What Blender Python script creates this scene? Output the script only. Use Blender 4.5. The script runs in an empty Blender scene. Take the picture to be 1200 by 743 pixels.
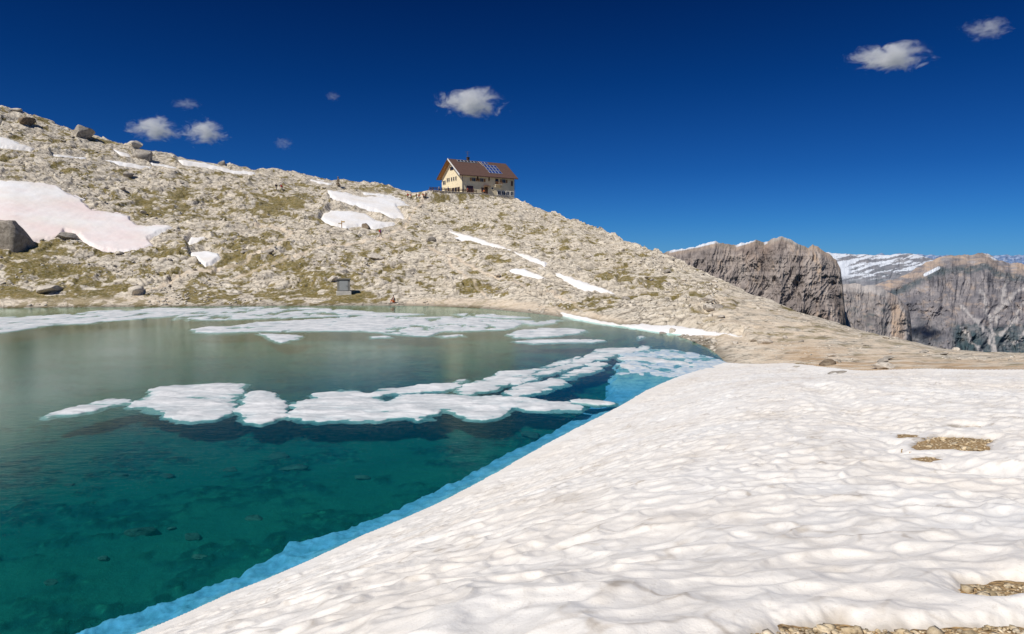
import bpy, bmesh, math, random
import numpy as np
R = math.radians
scene = bpy.context.scene
col = scene.collection
rng = np.random.default_rng(7)
random.seed(7)

# ------------------------------------------------------------------ camera model (photo pixels, 1200 x 743)
FPX, CX, CY, HC = 800.0, 600.0, 371.5, 7.0
PITCH = math.atan((CY - 302.0) / FPX)
SP, CP = math.sin(PITCH), math.cos(PITCH)
def ray(px, py):
    a = (np.asarray(px, float) - CX) / FPX
    b = (CY - np.asarray(py, float)) / FPX
    y = b * SP + CP
    return a / y, (b * CP - SP) / y            # x and z per metre of depth
def at_z(px, py, z=0.0):
    tx, tz = ray(px, py)
    y = (z - HC) / tz
    return tx * y, y
def at_d(px, py, d):
    tx, tz = ray(px, py)
    return tx * d, d, HC + tz * d
def to_px(x, y, z):
    w = y * CP - (z - HC) * SP
    v = y * SP + (z - HC) * CP
    return CX + FPX * x / w, CY - FPX * v / w

# ------------------------------------------------------------------ noise
_GT = {}
def _gtab(seed):
    if seed not in _GT:
        a = np.random.default_rng(seed * 7 + 1).random((256, 256)) * 2 * math.pi
        _GT[seed] = (np.cos(a).astype(np.float32).ravel(), np.sin(a).astype(np.float32).ravel())
    return _GT[seed]
_HT = {}
def _h(ix, iy, seed):
    if seed not in _HT: _HT[seed] = np.random.default_rng(seed * 13 + 5).random((256, 256)).astype(np.float32).ravel()
    return _HT[seed][((iy & 255) << 8) | (ix & 255)]
def noise2(x, y, seed=0):
    x = np.asarray(x, np.float32); y = np.asarray(y, np.float32)
    fx, fy = np.floor(x), np.floor(y)
    ix, iy = fx.astype(np.int32), fy.astype(np.int32)
    fx, fy = x - fx, y - fy
    ux, uy = fx * fx * fx * (fx * (fx * 6 - 15) + 10), fy * fy * fy * (fy * (fy * 6 - 15) + 10)
    gc, gs = _gtab(seed)
    def g(i, j):
        k = (((iy + j) & 255) << 8) | ((ix + i) & 255)
        return gc[k] * (fx - i) + gs[k] * (fy - j)
    n0 = g(0, 0); n0 = n0 + ux * (g(1, 0) - n0)
    n1 = g(0, 1); n1 = n1 + ux * (g(1, 1) - n1)
    return (n0 + uy * (n1 - n0)) * np.float32(1.45)
def fbm(x, y, oct=4, seed=0, gain=0.5, lac=2.03):
    s = 0; a = 1.0; t = 0
    for k in range(oct):
        s = s + a * noise2(x * lac ** k + 17.3 * k, y * lac ** k - 9.1 * k, seed + k); t += a; a *= gain
    return s / t
def ridged(x, y, oct=4, seed=0, gain=0.5, lac=2.1):
    s = 0; a = 1.0; t = 0
    for k in range(oct):
        s = s + a * (1 - np.abs(noise2(x * lac ** k + 7.7 * k, y * lac ** k + 3.1 * k, seed + k)) * 1.6); t += a; a *= gain
    return s / t
def worley(x, y, seed=0, jit=0.9, soft=0):
    x = np.asarray(x, np.float32); y = np.asarray(y, np.float32)
    ix, iy = np.floor(x).astype(np.int32), np.floor(y).astype(np.int32)
    f1 = np.full(np.shape(x), 9.0, np.float32); f2 = f1.copy(); cid = np.zeros(np.shape(x), np.float32); acc = np.zeros_like(f1)
    for i in (-1, 0, 1):
        for j in (-1, 0, 1):
            cx = ix + i + 0.5 + (_h(ix + i, iy + j, seed) - 0.5) * jit
            cy = iy + j + 0.5 + (_h(ix + i, iy + j, seed + 1) - 0.5) * jit
            d = (x - cx) ** 2 + (y - cy) ** 2
            if soft: acc += np.exp(-soft * d)
            r = _h(ix + i, iy + j, seed + 2)
            near = d < f1
            f2 = np.where(near, f1, np.minimum(f2, d))
            cid = np.where(near, r, cid)
            f1 = np.where(near, d, f1)
    if soft: return np.sqrt(f1), np.sqrt(f2), cid, -np.log(acc + 1e-9) / soft
    return np.sqrt(f1), np.sqrt(f2), cid
def sstep(a, b, x):
    t = np.clip((x - a) / (b - a), 0, 1)
    return t * t * (3 - 2 * t)
def poly_sdf(px, py, poly):
    """signed distance, positive inside"""
    px = np.asarray(px, float); py = np.asarray(py, float)
    P = np.asarray(poly, float); n = len(P)
    d2 = np.full(px.shape, 1e18); ins = np.zeros(px.shape, bool)
    for i in range(n):
        ax, ay = P[i]; bx, by = P[(i + 1) % n]
        ex, ey = bx - ax, by - ay
        L = ex * ex + ey * ey + 1e-12
        t = np.clip(((px - ax) * ex + (py - ay) * ey) / L, 0, 1)
        d2 = np.minimum(d2, (px - ax - t * ex) ** 2 + (py - ay - t * ey) ** 2)
        c = ((ay > py) != (by > py))
        xi = ax + (py - ay) / (ey if abs(ey) > 1e-12 else 1e-12) * ex
        ins ^= c & (px < xi)
    d = np.sqrt(d2)
    return np.where(ins, d, -d)
def line_dist(px, py, pts):
    d2 = np.full(np.shape(px), 1e18)
    for (ax, ay), (bx, by) in zip(pts[:-1], pts[1:]):
        ex, ey = bx - ax, by - ay
        t = np.clip(((px - ax) * ex + (py - ay) * ey) / (ex * ex + ey * ey + 1e-9), 0, 1)
        d2 = np.minimum(d2, (px - ax - t * ex) ** 2 + (py - ay - t * ey) ** 2)
    return np.sqrt(d2)
class TPS:
    def __init__(s, pts):
        P = np.asarray(pts, float); n = len(P); s.c = P[:, :2]
        K = s.k(((s.c[:, None] - s.c[None]) ** 2).sum(-1))
        A = np.zeros((n + 3, n + 3)); A[:n, :n] = K + 1e-3 * np.eye(n); A[:n, n] = 1; A[:n, n + 1:] = s.c
        A[n:, :n] = A[:n, n:].T
        s.w = np.linalg.solve(A, np.concatenate([P[:, 2], [0, 0, 0]]))
    @staticmethod
    def k(r2): return 0.5 * r2 * np.log(r2 + 1e-9)
    def __call__(s, x, y):
        x = np.asarray(x, float); y = np.asarray(y, float)
        n = len(s.c); o = s.w[n] + s.w[n + 1] * x + s.w[n + 2] * y
        for i in range(n):
            o = o + s.w[i] * s.k((x - s.c[i, 0]) ** 2 + (y - s.c[i, 1]) ** 2)
        return o

# ------------------------------------------------------------------ object helpers
def tag(o, label=None, cat=None, group=None, kind=None):
    if label: o['label'] = label
    if cat: o['category'] = cat
    if group: o['group'] = group
    if kind: o['kind'] = kind
    return o
def empty(name, loc, rz=0, label=None, cat=None, group=None):
    o = bpy.data.objects.new(name, None); col.objects.link(o)
    o.empty_display_size = 0.3
    o.location = loc; o.rotation_euler = (0, 0, rz)
    return tag(o, label, cat, group)
def link(name, me, mat, parent=None, smooth=False):
    if mat is not None: me.materials.append(mat)
    if smooth: me.polygons.foreach_set('use_smooth', [True] * len(me.polygons))
    o = bpy.data.objects.new(name, me); col.objects.link(o)
    if parent: o.parent = parent
    return o
def np_mesh(name, V, F, attrs=None):
    """V (n,3), F (m,k) all faces with k corners"""
    V = np.ascontiguousarray(V, np.float32); F = np.ascontiguousarray(F, np.int32)
    me = bpy.data.meshes.new(name)
    m, k = F.shape
    me.vertices.add(len(V)); me.vertices.foreach_set('co', V.ravel())
    me.loops.add(m * k); me.loops.foreach_set('vertex_index', F.ravel())
    me.polygons.add(m)
    me.polygons.foreach_set('loop_start', np.arange(0, m * k, k, dtype=np.int32))
    me.update(calc_edges=True); me.validate()
    for kx, a in (attrs or {}).items():
        at = me.attributes.new(kx, 'FLOAT', 'POINT')
        at.data.foreach_set('value', np.ascontiguousarray(a, np.float32).ravel())
    return me
def grid_mesh(name, X, Y, Z, keep=None, attrs=None, flip=False, cells=None):
    r, c = X.shape
    idx = np.arange(r * c).reshape(r, c)
    q = np.stack([idx[:-1, :-1], idx[:-1, 1:], idx[1:, 1:], idx[1:, :-1]], -1)
    if flip: q = q[..., ::-1]
    if keep is not None:
        k = keep[:-1, :-1] | keep[:-1, 1:] | keep[1:, 1:] | keep[1:, :-1]
        if cells is not None: k &= cells
        q = q[k]
    q = q.reshape(-1, 4)
    V = np.stack([X, Y, Z], -1).reshape(-1, 3)
    used = np.zeros(len(V), bool); used[q.ravel()] = True
    remap = np.cumsum(used) - 1
    at = {k: np.asarray(a).reshape(-1)[used] for k, a in (attrs or {}).items()}
    return np_mesh(name, V[used], remap[q], at)
class MB:
    """collects simple solids into one mesh"""
    def __init__(s): s.bm = bmesh.new()
    def box(s, x0, x1, y0, y1, z0, z1, bev=0):
        b = bmesh.new(); bmesh.ops.create_cube(b, size=1)
        for v in b.verts:
            v.co.x = x0 + (v.co.x + .5) * (x1 - x0); v.co.y = y0 + (v.co.y + .5) * (y1 - y0); v.co.z = z0 + (v.co.z + .5) * (z1 - z0)
        if bev: bmesh.ops.bevel(b, geom=b.edges[:], offset=bev, segments=2, affect='EDGES', profile=.5)
        s._merge(b); return s
    def bar(s, p, q, r, n=8, r2=None):
        from mathutils import Vector
        p = Vector(p); q = Vector(q); d = q - p
        b = bmesh.new()
        bmesh.ops.create_cone(b, cap_ends=True, segments=n, radius1=r, radius2=r if r2 is None else r2, depth=d.length)
        m = d.to_track_quat('Z', 'Y').to_matrix().to_4x4(); m.translation = (p + q) / 2
        b.transform(m); s._merge(b); return s
    def poly(s, pts, faces):
        vs = [s.bm.verts.new(p) for p in pts]
        for f in faces: s.bm.faces.new([vs[i] for i in f])
        return s
    def ball(s, c, r, sc=(1, 1, 1)):
        b = bmesh.new(); bmesh.ops.create_icosphere(b, subdivisions=2, radius=r)
        for v in b.verts:
            v.co.x = v.co.x * sc[0] + c[0]; v.co.y = v.co.y * sc[1] + c[1]; v.co.z = v.co.z * sc[2] + c[2]
        s._merge(b); return s
    def _merge(s, b):
        me = bpy.data.meshes.new('tmp'); b.to_mesh(me); b.free(); s.bm.from_mesh(me); bpy.data.meshes.remove(me)
    def build(s, name, mat, parent=None, smooth=False):
        bmesh.ops.recalc_face_normals(s.bm, faces=s.bm.faces[:])
        me = bpy.data.meshes.new(name); s.bm.to_mesh(me); s.bm.free()
        return link(name, me, mat, parent, smooth)

# ------------------------------------------------------------------ materials
class NT:
    def __init__(s, name):
        s.m = bpy.data.materials.new(name); s.m.use_nodes = True
        s.t = s.m.node_tree; s.t.nodes.clear()
        s.out = s.t.nodes.new('ShaderNodeOutputMaterial')
    def n(s, typ, ins=None, **kw):
        nd = s.t.nodes.new(typ)
        for k, v in kw.items(): setattr(nd, k, v)
        for k, v in (ins or {}).items():
            if isinstance(v, tuple) and len(v) == 2 and hasattr(v[0], 'outputs'): s.t.links.new(v[0].outputs[v[1]], nd.inputs[k])
            elif hasattr(v, 'outputs'): s.t.links.new(v.outputs[0], nd.inputs[k])
            else: nd.inputs[k].default_value = v
        return nd
    def attr(s, name): return (s.n('ShaderNodeAttribute', attribute_name=name), 'Fac')
    def noise(s, vec, scale, detail=5, rough=.55, dist=0.0):
        return (s.n('ShaderNodeTexNoise', {'Vector': vec, 'Scale': scale, 'Detail': detail, 'Roughness': rough, 'Distortion': dist}), 'Fac')
    def ramp(s, fac, stops, interp='LINEAR'):
        r = s.n('ShaderNodeValToRGB', {'Fac': fac}); cr = r.color_ramp; cr.interpolation = interp
        while len(cr.elements) < len(stops): cr.elements.new(.5)
        for e, (p, c) in zip(cr.elements, stops):
            e.position = p; e.color = (*c, 1) if isinstance(c, (tuple, list)) else (c, c, c, 1)
        return (r, 'Color')
    def mix(s, fac, a, b, mode='MIX'):
        m = s.n('ShaderNodeMix', data_type='RGBA', blend_type=mode)
        for i, v in ((0, fac), (6, a), (7, b)):
            if isinstance(v, tuple) and hasattr(v[0], 'outputs'): s.t.links.new(v[0].outputs[v[1]], m.inputs[i])
            elif isinstance(v, (tuple, list)): m.inputs[i].default_value = (*v, 1)
            else: m.inputs[i].default_value = v
        return (m, 2)
    def math(s, op, a, b=None, c=None, clamp=False):
        m = s.n('ShaderNodeMath', operation=op, use_clamp=clamp)
        for i, v in enumerate((a, b, c)):
            if v is None: continue
            if isinstance(v, tuple): s.t.links.new(v[0].outputs[v[1]], m.inputs[i])
            else: m.inputs[i].default_value = v
        return (m, 0)
    def geo(s): return (s.n('ShaderNodeNewGeometry'), 'Position')
    def objc(s): return (s.n('ShaderNodeTexCoord'), 'Object')
    def mapping(s, vec, scale=(1, 1, 1), rot=(0, 0, 0)):
        return (s.n('ShaderNodeMapping', {'Vector': vec, 'Scale': scale, 'Rotation': rot}), 'Vector')
    def bump(s, h, strength, dist, normal=None):
        i = {'Height': h, 'Strength': strength, 'Distance': dist}
        if normal: i['Normal'] = normal
        return (s.n('ShaderNodeBump', i), 'Normal')
    def surf(s, color, rough=.8, spec=.2, normal=None, metal=0.0, extra=None):
        i = {'Roughness': rough, 'Specular IOR Level': spec, 'Metallic': metal}
        i['Base Color'] = (*color, 1) if isinstance(color[0], (int, float)) else color
        if normal: i['Normal'] = normal
        i.update(extra or {})
        p = s.n('ShaderNodeBsdfPrincipled', i)
        s.t.links.new(p.outputs[0], s.out.inputs['Surface'])
        return s.m
def plain(name, c, rough=.7, spec=.25, var=.12, scale=3.0, metal=0.0):
    N = NT(name)
    f = N.noise(N.objc(), scale, 4)
    k = N.ramp(f, [(.25, 1 - var), (.75, 1 + var)])
    cc = N.mix(1.0, c, k, 'MULTIPLY')
    return N.surf(cc, rough, spec, metal=metal)

# ------------------------------------------------------------------ shoreline, far edge and the near ground
SHORE_PX = [(157, 742), (229, 714), (270, 693), (311, 680), (349, 661), (394, 642), (424, 626), (450, 618), (510, 590), (569, 559), (632, 524),
            (685, 497), (719, 479), (740, 467), (757, 457), (775, 449), (797, 440), (820, 432), (850, 424)]
FAR_PX = [(880, 427, .25), (920, 426, .7), (960, 430, 1.15), (1010, 435, 1.5), (1080, 433, 2.0), (1140, 434, 2.3), (1200, 434, 2.55), (1300, 434, 2.9)]
shore = [at_z(px, py, .12) for px, py in SHORE_PX]
shore = [(float(a), float(b)) for a, b in shore]
far = [(float(a), float(b)) for a, b in (at_z(px, py, z) for px, py, z in FAR_PX)]
back_shore = [(-13.5, 6.5), (-19, -2), (-26, -14)]
near_pts = [(x, y, .05) for x, y in shore[::2] + [shore[-1]]] + [(x, y, .05) for x, y in back_shore]
near_pts += [(x, y, z) for (x, y), (_, _, z) in zip(far, FAR_PX)]
near_pts += [(0, 0, 5.35), (-3, -1, 4.6), (4, 0, 5.75), (9, -1, 6.1), (0, -10, 6.0), (14, 5, 5.6), (25, 12, 4.6), (35, 24, 3.6)]
for px, py, d in [(620, 742, 3.3), (1000, 738, 3.15), (1190, 738, 3.15), (300, 742, 6.2), (1190, 690, 3.9), (1200, 600, 6.8), (1200, 520, 12.0), (1200, 470, 19),
                  (900, 600, 7.0), (900, 520, 13.0), (880, 465, 24), (750, 600, 8.2), (700, 690, 4.8)]:
    x, y, z = at_d(px, py, d); near_pts.append((float(x), y, float(z)))
base = TPS(near_pts)
snow_poly = back_shore[::-1] + shore + far + [(45, 18), (45, -20), (-26, -20)]

# ------------------------------------------------------------------ far hillside (ridge and shore tables)
RIDGE = [(-400, 60, 175), (-200, 86, 182), (0, 126, 190), (50, 141, 195), (100, 156, 200), (165, 175, 205), (250, 191, 215), (300, 198, 222), (400, 209, 235),
         (480, 221, 243), (520, 226, 247), (570, 229, 247), (602, 233, 244), (640, 247, 222), (700, 271, 180), (740, 286, 152), (800, 311, 120), (870, 341, 94), (930, 363, 78),
         (1000, 386, 65), (1060, 399, 57), (1100, 408.5, 52), (1150, 412.5, 49), (1200, 413, 47), (1400, 414, 42)]
BASE_T = [(-400, 362, 0), (0, 361, 0), (100, 360, 0), (300, 358.5, 0), (430, 358, 0), (500, 358.5, 0), (560, 361, 0), (640, 369, 0), (700, 379, 0),
          (760, 387, 0), (800, 396, 0), (830, 408, 0), (845, 419, 0), (850, 424, .05)] + FAR_PX + [(1400, 434, 3.0)]
_r = [(float(ray(px, py)[0]), d, HC + float(ray(px, py)[1]) * d) for px, py, d in RIDGE]
_b = []
for px, py, z in BASE_T:
    x, y = at_z(px, py, z); _b.append((float(x / y), float(y), z))
_r = np.array(_r); _b = np.array(_b)
def smooth_tab(t, tab, c, w=.012):
    return sum(np.interp(t + k * w, tab[:, 0], tab[:, c]) for k in (-1, -.5, 0, .5, 1)) / 5
def hill_param(x, y):
    t = x / y
    y0 = smooth_tab(t, _b, 1, .006); z0 = smooth_tab(t, _b, 2, .006)
    y1 = smooth_tab(t, _r, 1); z1 = smooth_tab(t, _r, 2)
    s = (y - y0) / (y1 - y0)
    return t, s, y0, z0, y1, z1
def hill_smooth(x, y):
    t, s, y0, z0, y1, z1 = hill_param(x, y)
    sc = np.clip(s, 0, 1)
    land = sstep(.31, .40, t)                        # to the right of the lake tip the ground starts at the snow edge
    g = sc * .8 + .2 * sc * sc
    z = z0 + (z1 - z0) * g
    over = np.clip(s - 1, 0, None) * (y1 - y0)
    z = z - over * .22 - np.minimum(over, 40) ** 2 * .01
    back = np.clip(-s, 0, None) * (y1 - y0)
    z = z - back * (.16 * (1 - land) + .07 * land)
    return z
GRASS_BLOBS = [(60, 318, 60, 12, 1), (20, 345, 45, 8, 1), (90, 350, 60, 8, .9), (190, 243, 38, 14, 1), (205, 228, 40, 9, .8), (310, 243, 40, 11, .9), (345, 240, 30, 10, .9), (385, 325, 40, 9, 1),
               (430, 318, 40, 9, .8), (415, 350, 24, 7, 1.2), (370, 333, 28, 9, 1), (555, 338, 28, 6, 1.2), (300, 290, 40, 10, .8), (270, 305, 34, 10, .8), (335, 310, 30, 8, .8), (560, 265, 30, 6, .6), (630, 270, 40, 8, .6), (720, 325, 25, 6, .9), (735, 318, 40, 12, .7),
               (770, 330, 30, 9, .9), (790, 335, 34, 8, .7), (750, 348, 30, 5, .8), (830, 350, 30, 8, .8), (850, 358, 24, 4, .8), (960, 385, 40, 7, .8), (985, 397, 50, 5, .8), (1000, 404, 40, 4, .6), (1050, 402, 36, 4, .8), (480, 290, 50, 6, .6), (240, 345, 50, 6, .7), (120, 300, 50, 12, .7), (640, 345, 18, 5, .8),
               (668, 358, 20, 4, .9), (500, 345, 40, 6, .4), (440, 222, 40, 4, .7), (200, 300, 30, 10, .6), (540, 232, 50, 5, .5), (700, 300, 40, 8, .5), (650, 290, 40, 10, .5), (30, 300, 60, 10, .8)]
SOIL_LINES = [[(150, 352), (210, 322), (250, 316), (300, 303), (335, 283)], [(270, 322), (330, 306), (370, 294), (420, 285), (446, 279), (480, 262), (492, 240), (500, 230)], [(446, 279), (520, 300), (600, 330), (660, 350), (700, 372)],
              [(480, 357), (560, 355), (640, 362), (720, 378), (800, 388), (880, 402), (980, 412)], [(335, 283), (345, 276), (300, 268)], [(0, 355), (120, 352), (200, 352)], [(520, 300), (560, 340), (580, 356)]]
SNOW_PATCHES = [
    ('large pink-tinged snow patch on the left slope above the lake', [(-60, 205), (0, 210), (50, 213), (66, 216), (78, 225), (96, 232), (97, 236), (108, 245), (128, 247), (138, 249), (152, 252), (152, 257), (162, 263), (198, 263), (204, 266), (190, 272), (174, 280), (182, 288), (160, 296), (128, 295), (108, 290), (98, 283), (92, 275), (76, 271), (70, 279), (40, 284), (0, 286), (-60, 288)]),
    ('small snow patch in the gully right of the large pink snow patch', [(219, 284), (224, 277), (240, 277), (243, 281), (232, 287), (221, 289)]),
    ('snow patch just below the smallest gully patch on the left slope', [(222, 296), (240, 293), (256, 296), (259, 302), (250, 309), (241, 313), (231, 305), (223, 301)]),
    ('snow patch at the left edge just under the ridge boulders', [(-40, 152), (0, 159), (18, 165), (40, 173), (36, 177), (10, 174), (-40, 166)]),
    ('thin snow streak left of the twin ridge boulders', [(60, 179), (100, 184), (102, 187), (62, 183)]),
    ('long snow strip below the twin ridge boulders', [(122, 186), (150, 189), (178, 195), (176, 198), (150, 195), (128, 189)]),
    ('short snow sliver left of the twin boulders near the ridge', [(133, 174), (150, 180), (156, 185), (140, 182)]),
    ('snow strip running along the ridge right of the twin boulders', [(176, 189), (208, 195), (206, 197), (178, 193)]),
    ('long thin snow band below the skyline right of the clouds', [(208, 186), (240, 190), (268, 197), (300, 202), (298, 205), (266, 201), (240, 196), (214, 193)]),
    ('small snow patch on the skyline left of the cairn', [(360, 208), (378, 212), (388, 214), (384, 216), (366, 212)]),
    ('broad upper snow patch below the path left of the mountain hut', [(384, 222), (394, 223), (428, 230), (450, 229), (470, 234), (480, 240), (465, 241), (474, 252), (475, 257), (455, 255), (440, 248), (420, 242), (398, 236), (386, 231)]),
    ('broad lower snow patch behind the wooden signpost', [(376, 258), (378, 250), (388, 246), (412, 246), (428, 249), (440, 257), (462, 260), (465, 263), (440, 268), (420, 265), (405, 268), (388, 264)]),
    ('thin snow strip between the upper snow patch and the skyline', [(420, 223), (440, 226), (456, 228), (448, 229), (428, 227)]),
    ('long diagonal snow streak below the mountain hut', [(527, 270), (550, 275), (585, 286), (600, 291), (598, 293), (575, 288), (545, 279), (530, 273)]),
    ('short snow streak continuing the diagonal streak below the hut', [(602, 293), (625, 300), (643, 307), (638, 310), (618, 303), (604, 297)]),
    ('flat snow streak lying below the diagonal streaks', [(595, 314), (615, 315), (642, 325), (636, 327), (612, 321), (598, 318)]),
    ('snow streak furthest right on the slope below the hut', [(650, 317), (668, 324), (695, 333), (722, 342), (712, 343), (684, 338), (664, 329), (652, 322)]),
    ('snow strip along the shore at the right end of the lake', [(655, 363), (690, 371), (725, 378), (760, 378), (800, 381), (845, 388), (870, 390), (872, 393), (840, 391), (800, 390), (765, 391), (735, 385), (700, 380), (672, 373), (660, 368)]),
]
def poly_noise_sdf(px, py, poly, amp, sc, seed):
    return poly_sdf(px, py, poly) + amp * fbm(px * sc, py * sc * 2.2, 4, seed)
def hill_relief(x, y, detail=True):
    t, s, y0, z0, y1, z1 = hill_param(x, y)
    edge = (y - y0)
    a = sstep(0, 14, edge) * (1 - .62 * sstep(.30, .42, t))
    a = a * (1 - .62 * sstep(.20, .4, t))
    a = np.clip(a, .02, 1)
    wx = x + 2.5 * fbm(x / 9, y / 9, 2, 91); wy = y + 2.5 * fbm(x / 9 + 40, y / 9, 2, 92)
    z = 1.7 * fbm(x / 34, y / 34, 3, 3) * a
    rr = ridged(wx / 11, wy / 17, 4, 11)
    z = z + 1.15 * (rr - .55) * a
    f1, f2, c1 = worley(wx / 3.4, wy / 3.0, 21)
    z = z + .75 * a * (c1 - .35) * sstep(.02, .25, f2 - f1)
    if not detail: return z, a, None, None, None
    g1, g2, c2 = worley(wx / 1.35 + .6 * noise2(x, y, 8), wy / 1.2, 31)
    rub = sstep(-.15, .35, fbm(x / 13, y / 13, 3, 44))
    z = z + (.62 * a + .03) * (c2 - .3) * sstep(.02, .22, g2 - g1) * (.12 + .88 * rub)
    z = z + .12 * a * ridged(x / .8, y / .8, 3, 61)
    return z, a, c1, c2, np.minimum(f2 - f1, (g2 - g1) * .6)
HUT = dict(d=236.0, px=541.5, py=226.0, th=R(33), L=21.3, W=15.0)
hx, hy, hz = [float(v) for v in at_d(HUT['px'], HUT['py'], HUT['d'])]
_c, _s = math.cos(HUT['th']), math.sin(HUT['th'])
def hut_local(x, y): return (x - hx) * _c + (y - hy) * _s, -(x - hx) * _s + (y - hy) * _c
def platform(x, y, z):
    u, v = hut_local(x, y)
    tz = hz - .15 - np.clip(u - 6, 0, None) * .13
    k = sstep(0, 1, 1 - np.maximum(np.maximum(-14 - u, u - 23) / 5, np.maximum((-2.7 - v) * 1.1, v - 18) / 4))
    return z * (1 - k) + tz * k
def hill_full(x, y):
    z = hill_smooth(x, y)
    r, a, c1, c2, e = hill_relief(x, y)
    px, py = to_px(x, y, z + r * 0)
    press = np.zeros_like(z)
    for i, (_, P) in enumerate(SNOW_PATCHES):
        m = (px > min(p[0] for p in P) - 12) & (px < max(p[0] for p in P) + 12) & (py > min(p[1] for p in P) - 12) & (py < max(p[1] for p in P) + 12)
        if m.any():
            sd = np.full(z.shape, -99.); sd[m] = poly_noise_sdf(px[m], py[m], P, 2.2, .09, 500 + i)
            press = np.maximum(press, sstep(-4.0, .5, sd))
    zz = z + r * (1 - .93 * press) - .25 * press
    return platform(x, y, zz), px, py, a, c1, c2, e, press
def hill_point(px, py, surf=None):
    """where the sight line through a photo pixel meets the hillside"""
    tx, tz = ray(px, py)
    ys = np.arange(30, 300, .25)
    X = tx * ys; Zr = HC + tz * ys
    f = surf or (lambda a, b: platform(a, b, hill_smooth(a, b) + hill_relief(a, b, False)[0]))
    d = f(X, ys) - Zr
    k = np.argmax(d > 0) if (d > 0).any() else int(np.argmax(d))
    y = ys[k]; x = tx * y
    return float(x), float(y), float(hill_full(np.array([x]), np.array([y]))[0][0])

# hillside mesh
tcols = np.concatenate([np.linspace(-1.15, -.80, 110)[:-1], np.linspace(-.80, .80, 1150), np.linspace(.80, 1.2, 90)[1:]])
w = np.concatenate([np.linspace(-.16, 0, 26)[:-1], np.linspace(0, 1, 560) ** 1.45, np.linspace(1, 1.5, 40)[1:]])
T, S = np.meshgrid(tcols, w)
Y0 = smooth_tab(T, _b, 1, .006); Y1 = smooth_tab(T, _r, 1)
HY = Y0 + S * (Y1 - Y0); HX = T * HY
HZ, PX, PY, A_, C1, C2, EDG, PRESS = hill_full(HX, HY)
grass = np.zeros_like(HZ)
for (bx, by, rx, ry, k) in GRASS_BLOBS:
    grass = np.maximum(grass, k * np.exp(-((PX - bx) / rx) ** 2 - ((PY - by) / ry) ** 2))
gn = fbm(HX / 7, HY / 10, 4, 71, .6)
gn2 = fbm(HX / 2.2, HY / 2.6, 5, 77, .68)
grass = sstep(.43, .55, grass * .55 + gn * .75 + gn2 * 1.15 - .22 * C1 + .17 * sstep(760, 300, PX) + .265) * (1 - PRESS)
soil = np.zeros_like(HZ)
for i, L in enumerate(SOIL_LINES):
    wd = 2.2 if i not in (3, 5) else 7.0
    d = line_dist(PX + 5 * fbm(PX / 30, PY / 18, 3, 200 + i), (PY + 2.0 * fbm(PX / 22, PY / 22, 3, 220 + i)) , L)
    soil = np.maximum(soil, sstep(wd, wd * .3, d) * (.85 if i != 5 else .5))
soil = np.clip(soil * (.7 + .5 * gn2), 0, 1)
soil = np.maximum(soil, sstep(.22, .40, HX / HY) * .75 * sstep(1.1, .5, S) * sstep(-.35, .3, fbm(PX / 26, PY / 5, 4, 273, .6)))
grass = grass * (1 - .8 * soil) * (1 - .35 * sstep(.40, .50, HX / HY))
ochre = sstep(.36, .44, HX / HY) * sstep(.42, .05, S + .12 * fbm(PX / 40, PY / 3, 3, 271)) * sstep(-.25, .2, fbm(PX / 60, PY / 2.5, 3, 272))
wet = sstep(.40, .05, HZ) * sstep(.36, .30, HX / HY)
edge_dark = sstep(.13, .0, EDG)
me = grid_mesh('hillside', HX, HY, HZ, None, dict(grass=grass, soil=soil, tone=.5 * C1 + .5 * C2, crack_shade=edge_dark, wet=wet, ochre=ochre))

N = NT('limestone_hillside')
pos = N.geo()
n1 = N.noise(pos, .10, 6, .65); n2 = N.noise(pos, .62, 8, .74); n3 = N.noise(pos, 2.6, 5, .75)
rock = N.ramp(n2, [(.31, (.20, .17, .13)), (.40, (.53, .46, .365)), (.52, (.745, .665, .54)), (.68, (.90, .83, .71))])
rock = N.mix(N.ramp(n1, [(.38, 0.0), (.65, .5)]), rock, (.70, .60, .46))
rock = N.mix(N.math('MULTIPLY', N.attr('tone'), .28), rock, (.54, .475, .385))
rock = N.mix(N.ramp(n3, [(.33, .9), (.43, 0.0)]), rock, (.12, .10, .075))  # small shadow speckles painted into the rock colour
rock = N.mix(N.math('MULTIPLY', N.attr('crack_shade'), N.ramp(n3, [(.40, 1.0), (.62, .25)])), rock, (.10, .085, .065))  # dark joints between blocks, doubling as painted shadow speckle
rock = N.mix(N.math('MULTIPLY', N.attr('soil'), 1.25, clamp=True), rock, N.ramp(n2, [(.3, (.62, .49, .35)), (.7, (.82, .70, .55))]))
rock = N.mix(N.math('MULTIPLY', N.attr('ochre'), .85), rock, N.ramp(n2, [(.3, (.36, .22, .11)), (.7, (.70, .52, .34))]))
gcol = N.ramp(N.noise(pos, .9, 5, .7), [(.25, (.06, .048, .012)), (.42, (.135, .11, .026)), (.58, (.22, .165, .05)), (.75, (.36, .28, .13))])
gf = N.math('MULTIPLY', N.attr('grass'), N.ramp(n3, [(.30, .35), (.55, 1.0)]), clamp=True)
c = N.mix(gf, rock, gcol)
c = N.mix(N.math('MULTIPLY', N.attr('wet'), .55), c, (.10, .085, .06))
nb = N.bump(N.math('ADD', n2, N.math('MULTIPLY', n3, .5)), .55, .45)
MAT_ROCKHILL = N.surf(c, .92, .12, nb)
hillside = tag(link('hillside', me, MAT_ROCKHILL, smooth=False), kind='structure')

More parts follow.
